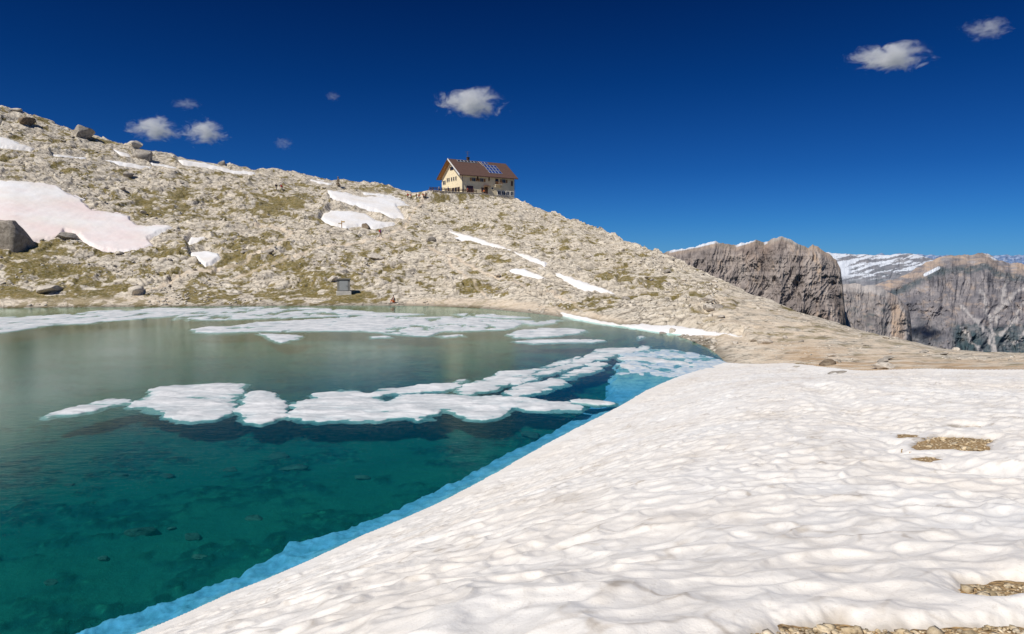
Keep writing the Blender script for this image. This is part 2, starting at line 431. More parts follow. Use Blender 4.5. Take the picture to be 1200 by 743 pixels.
# ------------------------------------------------------------------ snow material
def snow_mat(name, tint=(.88, .86, .83), pink=0.0, dirt_attr=False, scale=1.0):
    N = NT(name); pos = N.geo()
    a = N.noise(pos, .35 * scale, 5, .6); b = N.noise(pos, 5 * scale, 5, .7); f = N.noise(pos, 60 * scale, 3, .7)
    c = N.mix(N.ramp(a, [(.35, 0.0), (.68, .75)]), tint, (.83, .755, .66))
    if pink:
        c = N.mix(N.ramp(N.noise(pos, .07, 4, .6), [(.40, 0.0), (.62, pink)]), c, (.84, .63, .59))
    if dirt_attr:
        c = N.mix(N.math('MULTIPLY', N.attr('dirt'), N.ramp(b, [(.25, .35), (.7, 1.0)]), clamp=True), c, (.40, .325, .24))
        c = N.mix(N.attr('edge'), c, (.30, .24, .17))
    c = N.mix(N.ramp(f, [(.3, .30), (.42, 0.0)]), c, (.45, .38, .30))
    nb = N.bump(b, .35, .03 / scale); nb = N.bump(f, .25, .006 / scale, nb)
    return N.surf(c, .55, .18, nb)
MAT_SNOW = snow_mat('sun_cupped_snow', (.88, .85, .80), dirt_attr=True)
MAT_PATCH = snow_mat('old_snow', (.90, .885, .87), scale=.35)
MAT_PATCH_PINK = snow_mat('pink_algae_snow', (.90, .88, .86), pink=.55, scale=.35)

# snow patches on the hillside
for i, (lab, P) in enumerate(SNOW_PATCHES):
    xs = [p[0] for p in P]; ys = [p[1] for p in P]
    stp = .8
    gx, gy = np.meshgrid(np.arange(min(xs) - 5, max(xs) + 5, stp), np.arange(max(ys) + 5, min(ys) - 5, -stp * .6))
    tx, tz = ray(gx, gy)
    # sight lines onto the smooth hill, solved by marching in depth
    yy = np.full(gx.shape, 24.0); hit = np.zeros(gx.shape, bool); Yh = np.full(gx.shape, np.nan)
    lo = yy.copy()
    for k in range(150):
        yn = yy * 1.0165
        below = (HC + tz * yn) < hill_smooth(tx * yn, yn)
        new = below & ~hit
        lo = np.where(new, yy, lo); Yh = np.where(new, yn, Yh); hit |= new
        yy = np.where(hit, yy, yn)
    hi = Yh.copy()
    for k in range(12):
        mid = (lo + hi) / 2
        b = (HC + tz * mid) < hill_smooth(tx * mid, mid)
        hi = np.where(b, mid, hi); lo = np.where(b, lo, mid)
    Yh = hi; ok = hit & np.isfinite(Yh)
    Yh = np.where(ok, Yh, 100.0)
    Xh = tx * Yh
    sd = poly_noise_sdf(gx, gy, P, 2.2, .09, 500 + i)
    sc = Yh / FPX
    Zh = platform(Xh, Yh, hill_smooth(Xh, Yh))
    th = -.50 + (.60 if i == len(SNOW_PATCHES) - 1 else .74) * sstep(-2.2, 3.5, sd) + .10 * fbm(Xh / 2.5, Yh / 3.5, 3, 610 + i) * sstep(0, 3, sd)
    keep = ok & (sd > -2.5)
    if not keep.any(): continue
    st4 = np.stack([Yh[:-1, :-1], Yh[:-1, 1:], Yh[1:, 1:], Yh[1:, :-1]])
    ok4 = ok[:-1, :-1] & ok[:-1, 1:] & ok[1:, 1:] & ok[1:, :-1]
    me = grid_mesh('snow_patch', Xh, Yh, Zh + th, keep & ok, cells=ok4 & (st4.max(0) - st4.min(0) < .06 * st4.min(0)))
    # drop faces that bridge over the crest
    o = link('snow_patch', me, MAT_PATCH_PINK if i == 0 else MAT_PATCH, smooth=True)
    tag(o, lab, 'snow patch', 'snow patches on the rocky hillside')

# ------------------------------------------------------------------ foreground snow field and gravel ground
GRAVEL_PX = [[(1074, 519), (1085, 512), (1110, 509), (1135, 510), (1160, 512), (1150, 520), (1160, 527), (1130, 525), (1105, 522), (1080, 523)],
             [(1108, 499), (1118, 497), (1124, 499), (1115, 501)], [(1126, 498), (1142, 497), (1140, 500), (1128, 500)], [(1058, 507), (1066, 506), (1068, 509), (1060, 510)],
             [(1076, 533), (1090, 532), (1091, 534), (1080, 535)],
             [(1149, 684), (1152, 676), (1172, 678), (1190, 674), (1230, 676), (1230, 690), (1180, 689), (1156, 690)],
             [(880, 747), (905, 736), (945, 724), (985, 720), (1010, 727), (1060, 731), (1110, 732), (1150, 729), (1240, 727), (1260, 800), (860, 800)]]
def px_to_base(px, py):
    tx, tz = ray(px, py)
    ys = np.geomspace(1.2, 60, 900)
    d = base(tx * ys, ys) + .22 - (HC + tz * ys)
    k = int(np.argmax(d > 0)); y = ys[k]
    return (float(tx * y), float(y))
GRAVEL = [[px_to_base(*p) for p in P] for P in GRAVEL_PX]
GTOP = .16
def snow_surface(X, Y):
    sd = poly_sdf(X, Y, snow_poly)
    sd = sd + .10 * fbm(X / .8, Y / .8, 3, 301) * sstep(8, 20, Y) + .05 * fbm(X / .3, Y / .3, 2, 302)
    B = base(X, Y)
    wx = X + .22 * fbm(X / .5, Y / .5, 3, 311) ; wy = Y + .22 * fbm(X / .5 + 9, Y / .5, 3, 312)
    sz = .46 + .10 * fbm(X / 6, Y / 6, 2, 313)
    ca, sa = math.cos(.42), math.sin(.42)
    ux, uy = wx * ca + wy * sa, -wx * sa + wy * ca
    f1, f2, cid, sm = worley(ux / .47, uy / .31, 321, soft=14)
    k1, k2, kid, km = worley(ux / .24 + 3, uy / .16, 331, soft=9)
    amp = .78 + .30 * sstep(-.4, .5, fbm(X / 3.2, Y / 3.2, 3, 341))
    cup = np.clip(sm + .15, -.1, .6) * .14 * amp + np.clip(km + .15, -.1, .6) * .03
    roll = .06 * fbm(X / 2.3, Y / 2.3, 3, 351) + .16 * fbm(X / 7, Y / 7, 2, 352)
    # melt channel across the field towards the gravel patch
    ch = line_dist(X, Y, CHAN)
    chn = -.14 * np.exp(-(ch / .55) ** 2) * sstep(.1, 1.0, amp)
    inner = sstep(.0, 1.2, sd)
    z = B + .08 + .14 * sstep(.6, 6, sd) - .27 * np.clip(sd, 0, None) * np.exp(-np.clip(sd, 0, None) / 2.2) + inner * (roll * .7 * sstep(.3, 5, sd) + cup + chn)
    for i, G in enumerate(GRAVEL):
        gd = poly_sdf(X, Y, G)
        gd = gd + .13 * fbm(X / .35, Y / .35, 4, 360 + i, .6) + (.05 if i in (1, 2, 3, 4) else .02)
        k = sstep(-.42, -.02, gd)
        z = z * (1 - k) + k * (B + GTOP + np.clip(-gd * .42 - .035, -.2, .25) + .25 * cup)
    ridge = sstep(.15, .0, f2 - f1 + .10 * fbm(X / .12, Y / .10, 2, 379))
    dirt = (0.85 * ridge * sstep(-.25, .45, fbm(X / .5 + 5, Y / .4, 3, 378)) * (.25 + .75 * sstep(-.3, .4, fbm(X / 1.1, Y / 1.1, 2, 371))) + .42 * sstep(.05, .5, fbm(X / 1.2, Y / 2.0, 5, 372, .68)) + .14 * sstep(.12, .0, k2 - k1)) * sstep(0, 1, inner + .1)
    dirt = dirt + .45 * sstep(.09, .01, line_dist(X, Y, STREAK)) * sstep(-.2, .3, fbm(X / .4, Y / .4, 3, 377))
    e = np.zeros_like(z)
    for G in GRAVEL:
        e = np.maximum(e, .7 * sstep(-.16, -.02, poly_sdf(X, Y, G) + .05 * fbm(X / .12, Y / .12, 2, 390)))
    lip = sstep(.02, -.25, sd)
    # the rim: at the lake a low bank dropping into the water, at the far side a thin edge
    lake_side = sstep(.6, -.6, line_dist(X, Y, shore + []) - .0 - 1.5)
    z = z - np.clip(-sd, 0, None) * (2.2 * lake_side + .9 * (1 - lake_side)) - .03 * sstep(.35, -.05, sd)
    return z, sd, np.clip(dirt, 0, 1), np.clip(e + 0 * lip, 0, 1)
CHAN = [px_to_base(*p) for p in [(955, 452), (985, 470), (1010, 487), (1045, 503), (1070, 525), (1120, 548), (1200, 552)]]
STREAK = [px_to_base(*p) for p in [(655, 735), (720, 685), (765, 655), (800, 630)]]
tc = np.concatenate([np.linspace(-2.2, -.82, 160)[:-1], np.linspace(-.82, .82, 1000), np.linspace(.82, 2.2, 160)[1:]])
rw = np.geomspace(1.3, 54, 860)
SX, SY = np.meshgrid(tc, rw); SX = SX * SY
SZ, SSD, DIRT, EDGE = snow_surface(SX, SY)
me = grid_mesh('snow_field', SX, SY, SZ, SSD > -.5, dict(dirt=DIRT, edge=EDGE))
tag(link('snow_field', me, MAT_SNOW, smooth=True), kind='structure')
# gravel ground under the snow
N = NT('gravel'); pos = N.geo()
v = N.n('ShaderNodeTexVoronoi', {'Vector': pos, 'Scale': 26.0})
v2 = N.n('ShaderNodeTexVoronoi', {'Vector': pos, 'Scale': 60.0})
gc = N.ramp((v, 'Color'), [(.1, (.30, .20, .10)), (.5, (.50, .36, .20)), (.9, (.70, .58, .40))])
gc = N.mix(N.ramp((v, 'Distance'), [(.25, 0.0), (.6, .8)]), gc, (.22, .14, .07))
gc = N.mix(N.ramp(N.noise(pos, 1.5, 5, .7), [(.35, 0.0), (.65, .6)]), gc, (.56, .36, .16))
nb = N.bump((v, 'Distance'), .8, -.03); nb = N.bump((v2, 'Distance'), .5, -.012, nb)
MAT_GRAVEL = N.surf(gc, .95, .1, nb)
gt = np.linspace(-2.2, 2.2, 360); gr = np.geomspace(1.2, 44, 240)
GX, GY = np.meshgrid(gt, gr); GX = GX * GY
gsd = poly_sdf(GX, GY, snow_poly)
def gravel_z(X, Y):
    near = np.zeros(np.shape(X))
    for G in GRAVEL: near = np.maximum(near, sstep(-.55, -.22, poly_sdf(X, Y, G)))
    return base(X, Y) - .30 + near * (.30 + GTOP) + .03 * fbm(X / .5, Y / .5, 4, 401) * near
GZ = gravel_z(GX, GY)
me = grid_mesh('gravel_ground', GX, GY, GZ, gsd > 1.2)
tag(link('gravel_ground', me, MAT_GRAVEL, smooth=True), kind='structure')

# ------------------------------------------------------------------ rocks
def ico(sub):
    b = bmesh.new(); bmesh.ops.create_icosphere(b, subdivisions=sub, radius=1)
    b.verts.ensure_lookup_table()
    V = np.array([v.co[:] for v in b.verts]); F = np.array([[v.index for v in f.verts] for f in b.faces]); b.free()
    return V, F
ICO = {k: ico(k) for k in (1, 2, 3, 4)}
def rock_verts(seed, sub, size, planes=18, rough=.13, boxy=0.0):
    r = np.random.default_rng(seed); V, F = ICO[sub]; V = V.copy()
    if boxy:
        V = V / (np.abs(V) ** 5).sum(1, keepdims=True) ** .2
        planes = 9
    for _ in range(planes):
        n = r.normal(size=3); n /= np.linalg.norm(n); d = r.uniform(.42, .86) + .22 * boxy
        k = V @ n - d; V = V - np.clip(k, 0, None)[:, None] * n
    if sub >= 3:
        a = r.uniform(0, 50)
        V = V * (1 + rough * (fbm(V[:, 0] * 2 + a, V[:, 1] * 2 + V[:, 2] * 1.7, 4, seed % 1000))[:, None])
    V /= np.abs(V).max(0)
    return V * (np.asarray(size) / 2), F
def rock_mat(name, a, b, c_, bump=.5, scale=1.5, island=False):
    N = NT(name); p = N.geo()
    f = N.noise(p, scale, 7, .68, .3); g = N.noise(N.mapping(p, (1, 1, 3.0)), scale * 2.5, 5, .7)
    cc = N.ramp(f, [(.28, a), (.5, b), (.72, c_)])
    rnd = N.ramp((N.n('ShaderNodeNewGeometry'), 'Random Per Island'), [(0, .62), (.5, 1.0), (1, 1.28)])
    if island: cc = N.mix(1.0, cc, rnd, 'MULTIPLY')
    cc = N.mix(N.ramp(g, [(.32, .7), (.5, 0.0)]), cc, tuple(v * .45 for v in a))
    return N.surf(cc, .9, .12, N.bump(N.math('ADD', f, g), bump, .25 / scale))
MAT_BOULDER = rock_mat('grey_limestone_boulder', (.20, .175, .145), (.38, .34, .29), (.58, .52, .44))
MAT_PALE = rock_mat('pale_limestone_boulder', (.36, .32, .26), (.62, .55, .46), (.78, .71, .60))
MAT_BROWN = rock_mat('brown_weathered_rock', (.12, .09, .065), (.22, .17, .12), (.36, .30, .22))
MAT_SUNK = rock_mat('submerged_rock', (.012, .035, .032), (.03, .085, .078), (.06, .14, .125))
MAT_EDGE = rock_mat('dark_grey_brown_boulder', (.19, .16, .125), (.40, .345, .28), (.60, .53, .44), 1.0)
def boulder(px, py, wpx, hpx, lab, mat=None, depth=1.1, seed=0, group=None, cat='boulder', rz=0.0):
    x, y, z = hill_point(px, py + hpx * .40)
    sc = math.hypot(y, x) / FPX * .98
    W_, H_ = wpx * sc, hpx * sc
    V, F = rock_verts(1000 + seed, 3 if wpx < 22 else 4, (W_, W_ * depth, H_ * 1.25), boxy=1.0 if wpx > 30 else 0.0)
    V[:, 2] += H_ * .14
    o = link('boulder', np_mesh('boulder', V, F), mat or MAT_BOULDER)
    o.location = (x, y, z); o.rotation_euler = (0, 0, rz)
    return tag(o, lab, cat, group)
BOULDERS = [
    (14, 276, 37, 31, 'large squared grey-brown boulder at the left edge beside the pink snow', MAT_EDGE),
    (98, 156, 22, 14, 'dark grey boulder standing alone on the left skyline', MAT_BOULDER),
    (157, 166, 17, 10, 'pale boulder sitting above its dark twin on the skyline', MAT_PALE),
    (168, 181, 20, 13, 'dark boulder below its pale twin beside a snow strip', MAT_BOULDER),
    (261, 189, 10, 7, 'small dark boulder on the skyline by the long thin snow band', MAT_BOULDER),
    (30, 141, 18, 8, 'brown boulder on the ridge at the far left', MAT_BROWN),
    (17, 128, 13, 5, 'pale boulder on the highest point of the ridge at far left', MAT_PALE),
    (75, 276, 24, 7, 'low flat boulder at the lower edge of the pink snow', MAT_BOULDER),
    (429, 264, 13, 8, 'brown rock sticking out of the lower snow patch', MAT_BROWN),
    (390, 327, 12, 8, 'white block above and left of the grey stone cabin', MAT_PALE),
    (788, 384, 15, 10, 'pale boulder in the shore snow strip at the lake end', MAT_PALE),
    (776, 389, 10, 7, 'small grey boulder left of the pale one in the shore snow', MAT_BOULDER),
    (896, 400, 16, 8, 'pale block on the flat rock right of the lake tip', MAT_PALE),
    (884, 399, 9, 5, 'small dark stone beside the pale block right of the lake tip', MAT_BROWN),
    (972, 424, 20, 9, 'dark topped slab by the far snow edge, left of three', MAT_BROWN),
    (1035, 429, 22, 9, 'pale slab at the far snow edge, right of three', MAT_PALE),
    (985, 438, 24, 7, 'low flat grey slab half sunk in the far snow edge', MAT_BOULDER),
    (940, 430, 20, 5, 'thin flat stone lying along the far snow edge', MAT_PALE),
    (150, 205, 12, 6, 'grey boulder on the slope above the pink snow', MAT_BOULDER),
    (160, 340, 20, 10, 'pale rock near the shore below the pink snow patch', MAT_PALE),
    (60, 336, 26, 10, 'pale broad rock at left among shore grass', MAT_PALE),
    (440, 300, 20, 8, 'white outcrop block under the hiking path bend', MAT_PALE),
    (505, 280, 14, 7, 'grey block on the slope midway below the hut', MAT_BOULDER),
    (780, 332, 14, 7, 'grey boulder among grass on the right slope', MAT_BOULDER),
]
for i, (px, py, wp, hp, lab, m) in enumerate(BOULDERS):
    boulder(px, py, wp, hp, lab, m, seed=i * 7 + 3, rz=0.3 * (i % 5))
# medium rocks scattered over the slope: individual copies of a few meshes
proto = []
for k in range(10):
    V, F = rock_verts(3000 + k, 3, (1, random.uniform(.8, 1.2), random.uniform(.5, .8)), planes=12)
    m = np_mesh('rock', V, F); m.materials.append([MAT_PALE, MAT_BOULDER, MAT_PALE][k % 3]); proto.append(m)
cnt = 0
while cnt < 210:
    t = random.uniform(-.8, .72); s = random.random() ** .8
    y0 = float(smooth_tab(np.array(t), _b, 1, .006)); y1 = float(smooth_tab(np.array(t), _r, 1))
    y = y0 + (.06 + .94 * s) * (y1 - y0); x = t * y
    if t > .30 and random.random() < .7: continue
    z, px, py, a, _, _, _, pr = hill_full(np.array([x]), np.array([y]))
    u, v = hut_local(x, y)
    if pr[0] > .05 or (-16 < u < 25 and -7 < v < 20): continue
    if random.random() < .5 and fbm(np.array(x / 20), np.array(y / 20), 2, 5) < 0: continue
    sz = .55 + 1.1 * random.random() ** 2.2
    if t > .33: sz *= .45
    o = bpy.data.objects.new('rock', proto[cnt % 10]); col.objects.link(o)
    o.location = (x, y, float(z[0]) + sz * .12); o.scale = (sz * random.uniform(.8, 1.3), sz, sz * random.uniform(.7, 1.1))
    o.rotation_euler = (random.uniform(-.2, .2), random.uniform(-.2, .2), random.uniform(0, 6.3))
    tag(o, 'pale limestone rock lying loose on the rocky slope', 'rock', 'loose rocks scattered on the hillside'); cnt += 1
# rubble: uncountable small stones over the whole slope
def scatter_mesh(name, P, sizes, sub, mat, seed0, nproto=14, flat=(.45, .8)):
    r = np.random.default_rng(seed0); Vs = []; Fs = []; off = 0
    prot = [rock_verts(seed0 + k, sub, (1, r.uniform(.7, 1.1), r.uniform(*flat)), planes=9) for k in range(nproto)]
    for i in range(len(P)):
        V, F = prot[i % nproto]
        a = r.uniform(0, 6.28); ca, sa = math.cos(a), math.sin(a)
        V = V * sizes[i]
        V = np.stack([V[:, 0] * ca - V[:, 1] * sa, V[:, 0] * sa + V[:, 1] * ca, V[:, 2] + V[:, 0] * r.uniform(-.45, .45)], -1) + P[i]
        Vs.append(V); Fs.append(F + off); off += len(V)
    return link(name, np_mesh(name, np.concatenate(Vs), np.concatenate(Fs)), mat)
n = 16000
tt = rng.uniform(-.85, .8, n); ss = rng.uniform(.015, 1, n) ** 1.25
yy = smooth_tab(tt, _b, 1, .006); yy = yy + ss * (smooth_tab(tt, _r, 1) - yy); xx = tt * yy
zz, px_, py_, a_, _, _, _, pr_ = hill_full(xx, yy)
u_, v_ = hut_local(xx, yy)
dens = fbm(xx / 11, yy / 11, 3, 55)
ok = (pr_ < .05) & (dens > .06) & ~((u_ > -16) & (u_ < 25) & (v_ > -6) & (v_ < 20)) & ~((tt > .30) & (rng.random(n) < .8))
P = np.stack([xx, yy, zz], -1)[ok]
sizes = (.16 + .55 * rng.random(len(P)) ** 2.4) * np.where(tt[ok] > .30, .36, 1)
P[:, 2] += sizes * .10
MAT_RUBBLE = rock_mat('limestone_rubble', (.36, .32, .26), (.60, .54, .45), (.76, .69, .58), island=True)
tag(scatter_mesh('rubble', P, sizes, 1, MAT_RUBBLE, 4000), 'pale limestone rubble strewn over the whole hillside', 'rubble', kind='stuff')
# loose stones on the bare gravel patches
Pg = []; Sg = []
for gi, G in enumerate(GRAVEL):
    xs = [p[0] for p in G]; ys = [p[1] for p in G]
    k = {0: 420, 5: 200, 6: 2200}.get(gi, 25)
    X = rng.uniform(min(xs), max(xs), k * 3); Y = rng.uniform(min(ys), max(ys), k * 3)
    q = (poly_sdf(X, Y, G) > -.07) & (Y > 1.5)
    X, Y = X[q][:k], Y[q][:k]
    s = (.008 + .026 * rng.random(len(X)) ** 2 + .045 * (rng.random(len(X)) > .965)) * (1.0 if gi != 0 else 1.5)
    Pg.append(np.stack([X, Y, gravel_z(X, Y) + s * .15], -1)); Sg.append(s)
MAT_STONE = rock_mat('loose_gravel_stone', (.36, .27, .15), (.60, .48, .31), (.80, .70, .54), .4, 9.0, True)
tag(scatter_mesh('gravel_stones', np.concatenate(Pg), np.concatenate(Sg), 1, MAT_STONE, 5000, 24, (.35, .8)), 'loose tan stones covering the bare gravel patches in the snow', 'gravel', kind='stuff')

# ------------------------------------------------------------------ lake
LAKE_PX = [(px, py) for px, py, z in BASE_T if px <= 845 and px > -400]
far_shore = [tuple(float(v) for v in at_z(px, py, 0)) for px, py in LAKE_PX]
lake_poly = [(-150, 95), (-85, 96)] + far_shore + [(float(a), float(b)) for a, b in [at_z(848, 423, 0)]] + shore[::-1] + back_shore + [(-150, -14)]
def tinted(c, k): return tuple(v * k for v in c)
N = NT('lake_water'); pos = N.geo()
r1 = N.noise(N.mapping(pos, (1.0, 2.2, 1)), 1.6, 4, .6); r2 = N.noise(N.mapping(pos, (1.4, 3.0, 1)), 5.5, 3, .6)
calm = N.ramp(N.noise(N.mapping(pos, (.5, 1, 1)), .06, 3, .5), [(.38, .35), (.62, 1.0)])
hgt = N.math('MULTIPLY', N.math('ADD', r1, N.math('MULTIPLY', r2, .35)), calm)
nb = N.bump(hgt, .14, .10)
fr = N.n('ShaderNodeFresnel', {'IOR': 1.33, 'Normal': nb})
fac = N.math('MULTIPLY', (fr, 0), 1.0, clamp=True)
tr = N.n('ShaderNodeBsdfTransparent', {'Color': (.60, .90, .91, 1)})
gl = N.n('ShaderNodeBsdfGlossy', {'Color': (.88, 1.0, .95, 1), 'Roughness': .06, 'Normal': nb})
tb = N.n('ShaderNodeBsdfDiffuse', {'Color': (.0, .32, .25, 1)})
tr = N.n('ShaderNodeMixShader', {'Fac': .085, 1: tr, 2: tb})
mx = N.n('ShaderNodeMixShader', {'Fac': fac, 1: tr, 2: gl})
N.t.links.new(mx.outputs[0], N.out.inputs['Surface'])
MAT_WATER = N.m
wp = [(-170, 110), (-170, -30), (-28, -30), (-18, -4), (-9, 8)]
wp2 = [(shore[i][0] + 1.6, shore[i][1] - 1.0) for i in range(0, len(shore) - 1, 2)] + [(shore[-1][0] + 1.2, shore[-1][1] - .3)]
wfar = [(p[0] + (1.5 if p[0] > 9 else 0), p[1] + 4.0) for p in far_shore[::-1]]
wpoly = wp + wp2 + wfar[0:1] + wfar[1:] + [(-110, 112)]
b = bmesh.new(); f = b.faces.new([b.verts.new((x, y, 0)) for x, y in wpoly]); bmesh.ops.triangulate(b, faces=[f])
bmesh.ops.recalc_face_normals(b, faces=b.faces[:])
if sum(f.normal.z for f in b.faces) < 0: bmesh.ops.reverse_faces(b, faces=b.faces[:])
me = bpy.data.meshes.new('lake_water'); b.to_mesh(me); b.free()
tag(link('lake_water', me, MAT_WATER), kind='structure')
# lake bed
bt = np.linspace(-2.3, .42, 620); br = np.geomspace(3.5, 118, 420)
BX, BY = np.meshgrid(bt, br); BX = BX * BY
lsd = poly_sdf(BX, BY, lake_poly)
fsd = np.where(lsd > 0, line_dist(BX, BY, far_shore + [shore[-1]]), lsd)
def bed_z(X, Y, sd):
    far_d = np.clip(sd, 0, 60)
    dp = .78 * sstep(-.5, 6, far_d) + .16 * sstep(8, 26, far_d)
    return -.05 - dp + .10 * fbm(X / 3, Y / 3, 4, 701) + .05 * ridged(X / .7, Y / .7, 3, 705) * sstep(40, 15, Y) - .05 - .35 * np.clip(-sd, 0, 3)
BZ = bed_z(BX, BY, fsd)
wk = worley(BX / .5 + .4 * noise2(BX, BY, 3), BY / .45, 711)
st = sstep(-.08, .22, fbm(BX / 3.3, BY / 2.2, 4, 715, .6) + .25 * (wk[2] - .5))
BZ = BZ + .15 * (wk[2] - .3) * sstep(.03, .2, wk[1] - wk[0]) * st
me = grid_mesh('lake_bed', BX, BY, BZ, lsd > -3.5, dict(stony=st))
N = NT('lake_bed'); pos = N.geo()
sep = N.n('ShaderNodeSeparateXYZ', {'Vector': pos})
dpt = N.math('MULTIPLY', (sep, 'Z'), -1.0)
f = N.noise(pos, .5, 6, .65); g = N.noise(pos, 3.5, 5, .7)
shal = N.ramp(g, [(.3, (.03, .055, .048)), (.7, (.09, .13, .11))])
deep = N.ramp(f, [(.3, (.008, .085, .055)), (.55, (.014, .125, .082)), (.75, (.026, .18, .118))])
deep = N.mix(N.math('MULTIPLY', N.attr('stony'), N.ramp(g, [(.35, 1.0), (.62, .1)])), deep, (.003, .018, .016))
vb = N.n('ShaderNodeTexVoronoi', {'Vector': N.mapping(pos, (1, .8, 1)), 'Scale': 2.6})
vs = N.n('ShaderNodeTexVoronoi', {'Vector': pos, 'Scale': 8.0})
vcol = N.ramp((vb, 'Color'), [(.2, .55), (.8, 1.5)]); vcs = N.ramp((vs, 'Color'), [(.2, .7), (.85, 1.35)])
deep = N.mix(N.math('MULTIPLY', N.attr('stony'), .85, clamp=True), deep, N.mix(1.0, N.mix(1.0, deep, vcol, 'MULTIPLY'), vcs, 'MULTIPLY'))
deep = N.mix(N.math('MULTIPLY', N.attr('stony'), N.ramp((vb, 'Distance'), [(.38, 0.0), (.62, .85)])), deep, (.003, .02, .016))
k = N.ramp(dpt, [(.1, 0.0), (.7, 1.0)])
c = N.mix(k, shal, deep)
vdeep = N.ramp(N.math('MULTIPLY', dpt, .5), [(.40, 0.0), (.56, .8)])
c = N.mix(vdeep, c, (.004, .080, .092))
MAT_BED = N.surf(c, .95, .05, N.bump(N.math('ADD', f, g), .6, .12))
tag(link('lake_bed', me, MAT_BED, smooth=True), kind='structure')
# submerged rocks
for i, (px, py, wp_, hp_, lab) in enumerate([
    (165, 622, 46, 14, 'largest flat slab lying on the lake bed at lower left'), (225, 627, 20, 16, 'rounded block on the lake bed right of the flat slab'),
    (258, 507, 38, 5, 'dark elongated rock under water below the big ice floe'), (325, 533, 30, 9, 'broad pale rock under water below the ice gap'),
    (368, 509, 34, 9, 'dark rock under water just below the long floe'), (424, 558, 22, 6, 'small dark rock under water near the snow bank, midway'),
    (195, 556, 22, 5, 'dark rock on the lake bed left of centre'), (140, 555, 26, 4, 'thin dark rock on the lake bed far left'),
    (80, 566, 14, 4, 'small dark rock at the far left of the lake bed'), (622, 509, 26, 12, 'mossy boulder under water against the blue ice ledge'),
    (270, 548, 20, 5, 'low rock on the lake bed above the small block'), (200, 617, 12, 4, 'tiny stone between the slab and the block under water'),
    (300, 605, 26, 6, 'faint flat rock under water near the blue ledge'), (232, 650, 24, 7, 'flat stone under water below the rounded block'),
    (120, 652, 16, 6, 'small stone on the lake bed at lower left'), (60, 680, 20, 6, 'faint stone on the lake bed near the lower left corner'),
    (345, 548, 40, 8, 'cluster-like low dark rock under water near the middle')]):
    z0 = -.95
    x, y = [float(v) for v in at_z(px, py, z0)]
    sc = y / FPX
    zb = float(bed_z(np.array([x]), np.array([y]), line_dist(np.array([x]), np.array([y]), far_shore + [shore[-1]]))[0])
    depth = hp_ * y * y / (FPX * 8.3) * .8
    V, F = rock_verts(7000 + i, 3, (wp_ * sc, max(depth, .3), min(.5, wp_ * sc * .3)), rough=.14)
    x, y = [float(v) for v in at_z(px, py, zb + .1)]
    o = link('submerged_rock', np_mesh('submerged_rock', V, F), MAT_SUNK)
    o.location = (x, y, zb + .04); o.rotation_euler = (0, 0, random.uniform(-.25, .25))
    tag(o, lab, 'submerged rock', 'rocks on the lake bed')

# submerged ice ledge along the snow bank
OUT_PX = [(52, 739), (94, 736), (127, 721), (169, 706), (210, 693), (244, 680), (281, 667), (307, 654), (330, 641), (341, 629), (375, 624), (412, 611), (450, 597.5), (495, 578), (539, 558), (580, 535), (614, 518), (644, 505), (670, 490),
          (685, 479), (700, 469), (715, 456), (722, 441), (724, 430), (726, 417), (760, 412), (800, 416), (838, 424)]
outer = [tuple(float(v) for v in at_z(px, py, -.35)) for px, py in OUT_PX]
ledge_poly = [(-19, 7.5), (-13.8, 9.5)] + outer + [(shore[-1][0] + .6, shore[-1][1] - .6)] + [(p[0] + .5, p[1] - .4) for p in shore[::-1]] + [(-13, 6)]
lt = np.linspace(-2.4, .34, 900); lr = np.geomspace(5, 52, 620)
LX, LY = np.meshgrid(lt, lr); LX = LX * LY
ld = poly_sdf(LX, LY, ledge_poly)
ld = ld + .20 + .11 * fbm(LX / .6, LY / .8, 5, 801, .65) * (1 - sstep(33, 39, LY)) + sstep(33, 39, LY) * (.9 * fbm(LX / 1.3, LY / 2.0, 5, 802, .6) - .25)
sdl = line_dist(LX, LY, shore)
shal = sstep(36, 41, LY)
LZ = (-.20 - .32 * sstep(0, 1.7, sdl) + .15 * fbm(LX / .55, LY / .7, 5, 805, .62)) * (1 - .88 * shal) + shal * (.10 * fbm(LX / 1.2, LY / 2.4, 5, 808, .62) + .07) - sstep(.14, -.2, ld) * .7 * (1 - .6 * shal)
me = grid_mesh('submerged_ice_ledge', LX, LY, LZ, ld > -.25)
N = NT('blue_ice'); pos = N.geo()
sep = N.n('ShaderNodeSeparateXYZ', {'Vector': pos})
k = N.ramp(N.math('MULTIPLY', (sep, 'Z'), -1.0), [(.0, (.66, .70, .70)), (.05, (.66, .72, .72)), (.22, (.50, .66, .82)), (.50, (.24, .50, .86)), (.9, (.04, .20, .28))])
nn = N.noise(pos, 1.9, 7, .7)
k = N.mix(N.ramp(nn, [(.36, .75), (.58, 0.0)]), k, (.12, .32, .52))
MAT_LEDGE = N.surf(k, .5, .2, N.bump(nn, .3, .1))
tag(link('ice_ledge', me, MAT_LEDGE, smooth=True), 'pale blue submerged ice ledge running along the foot of the snow bank', 'ice ledge')

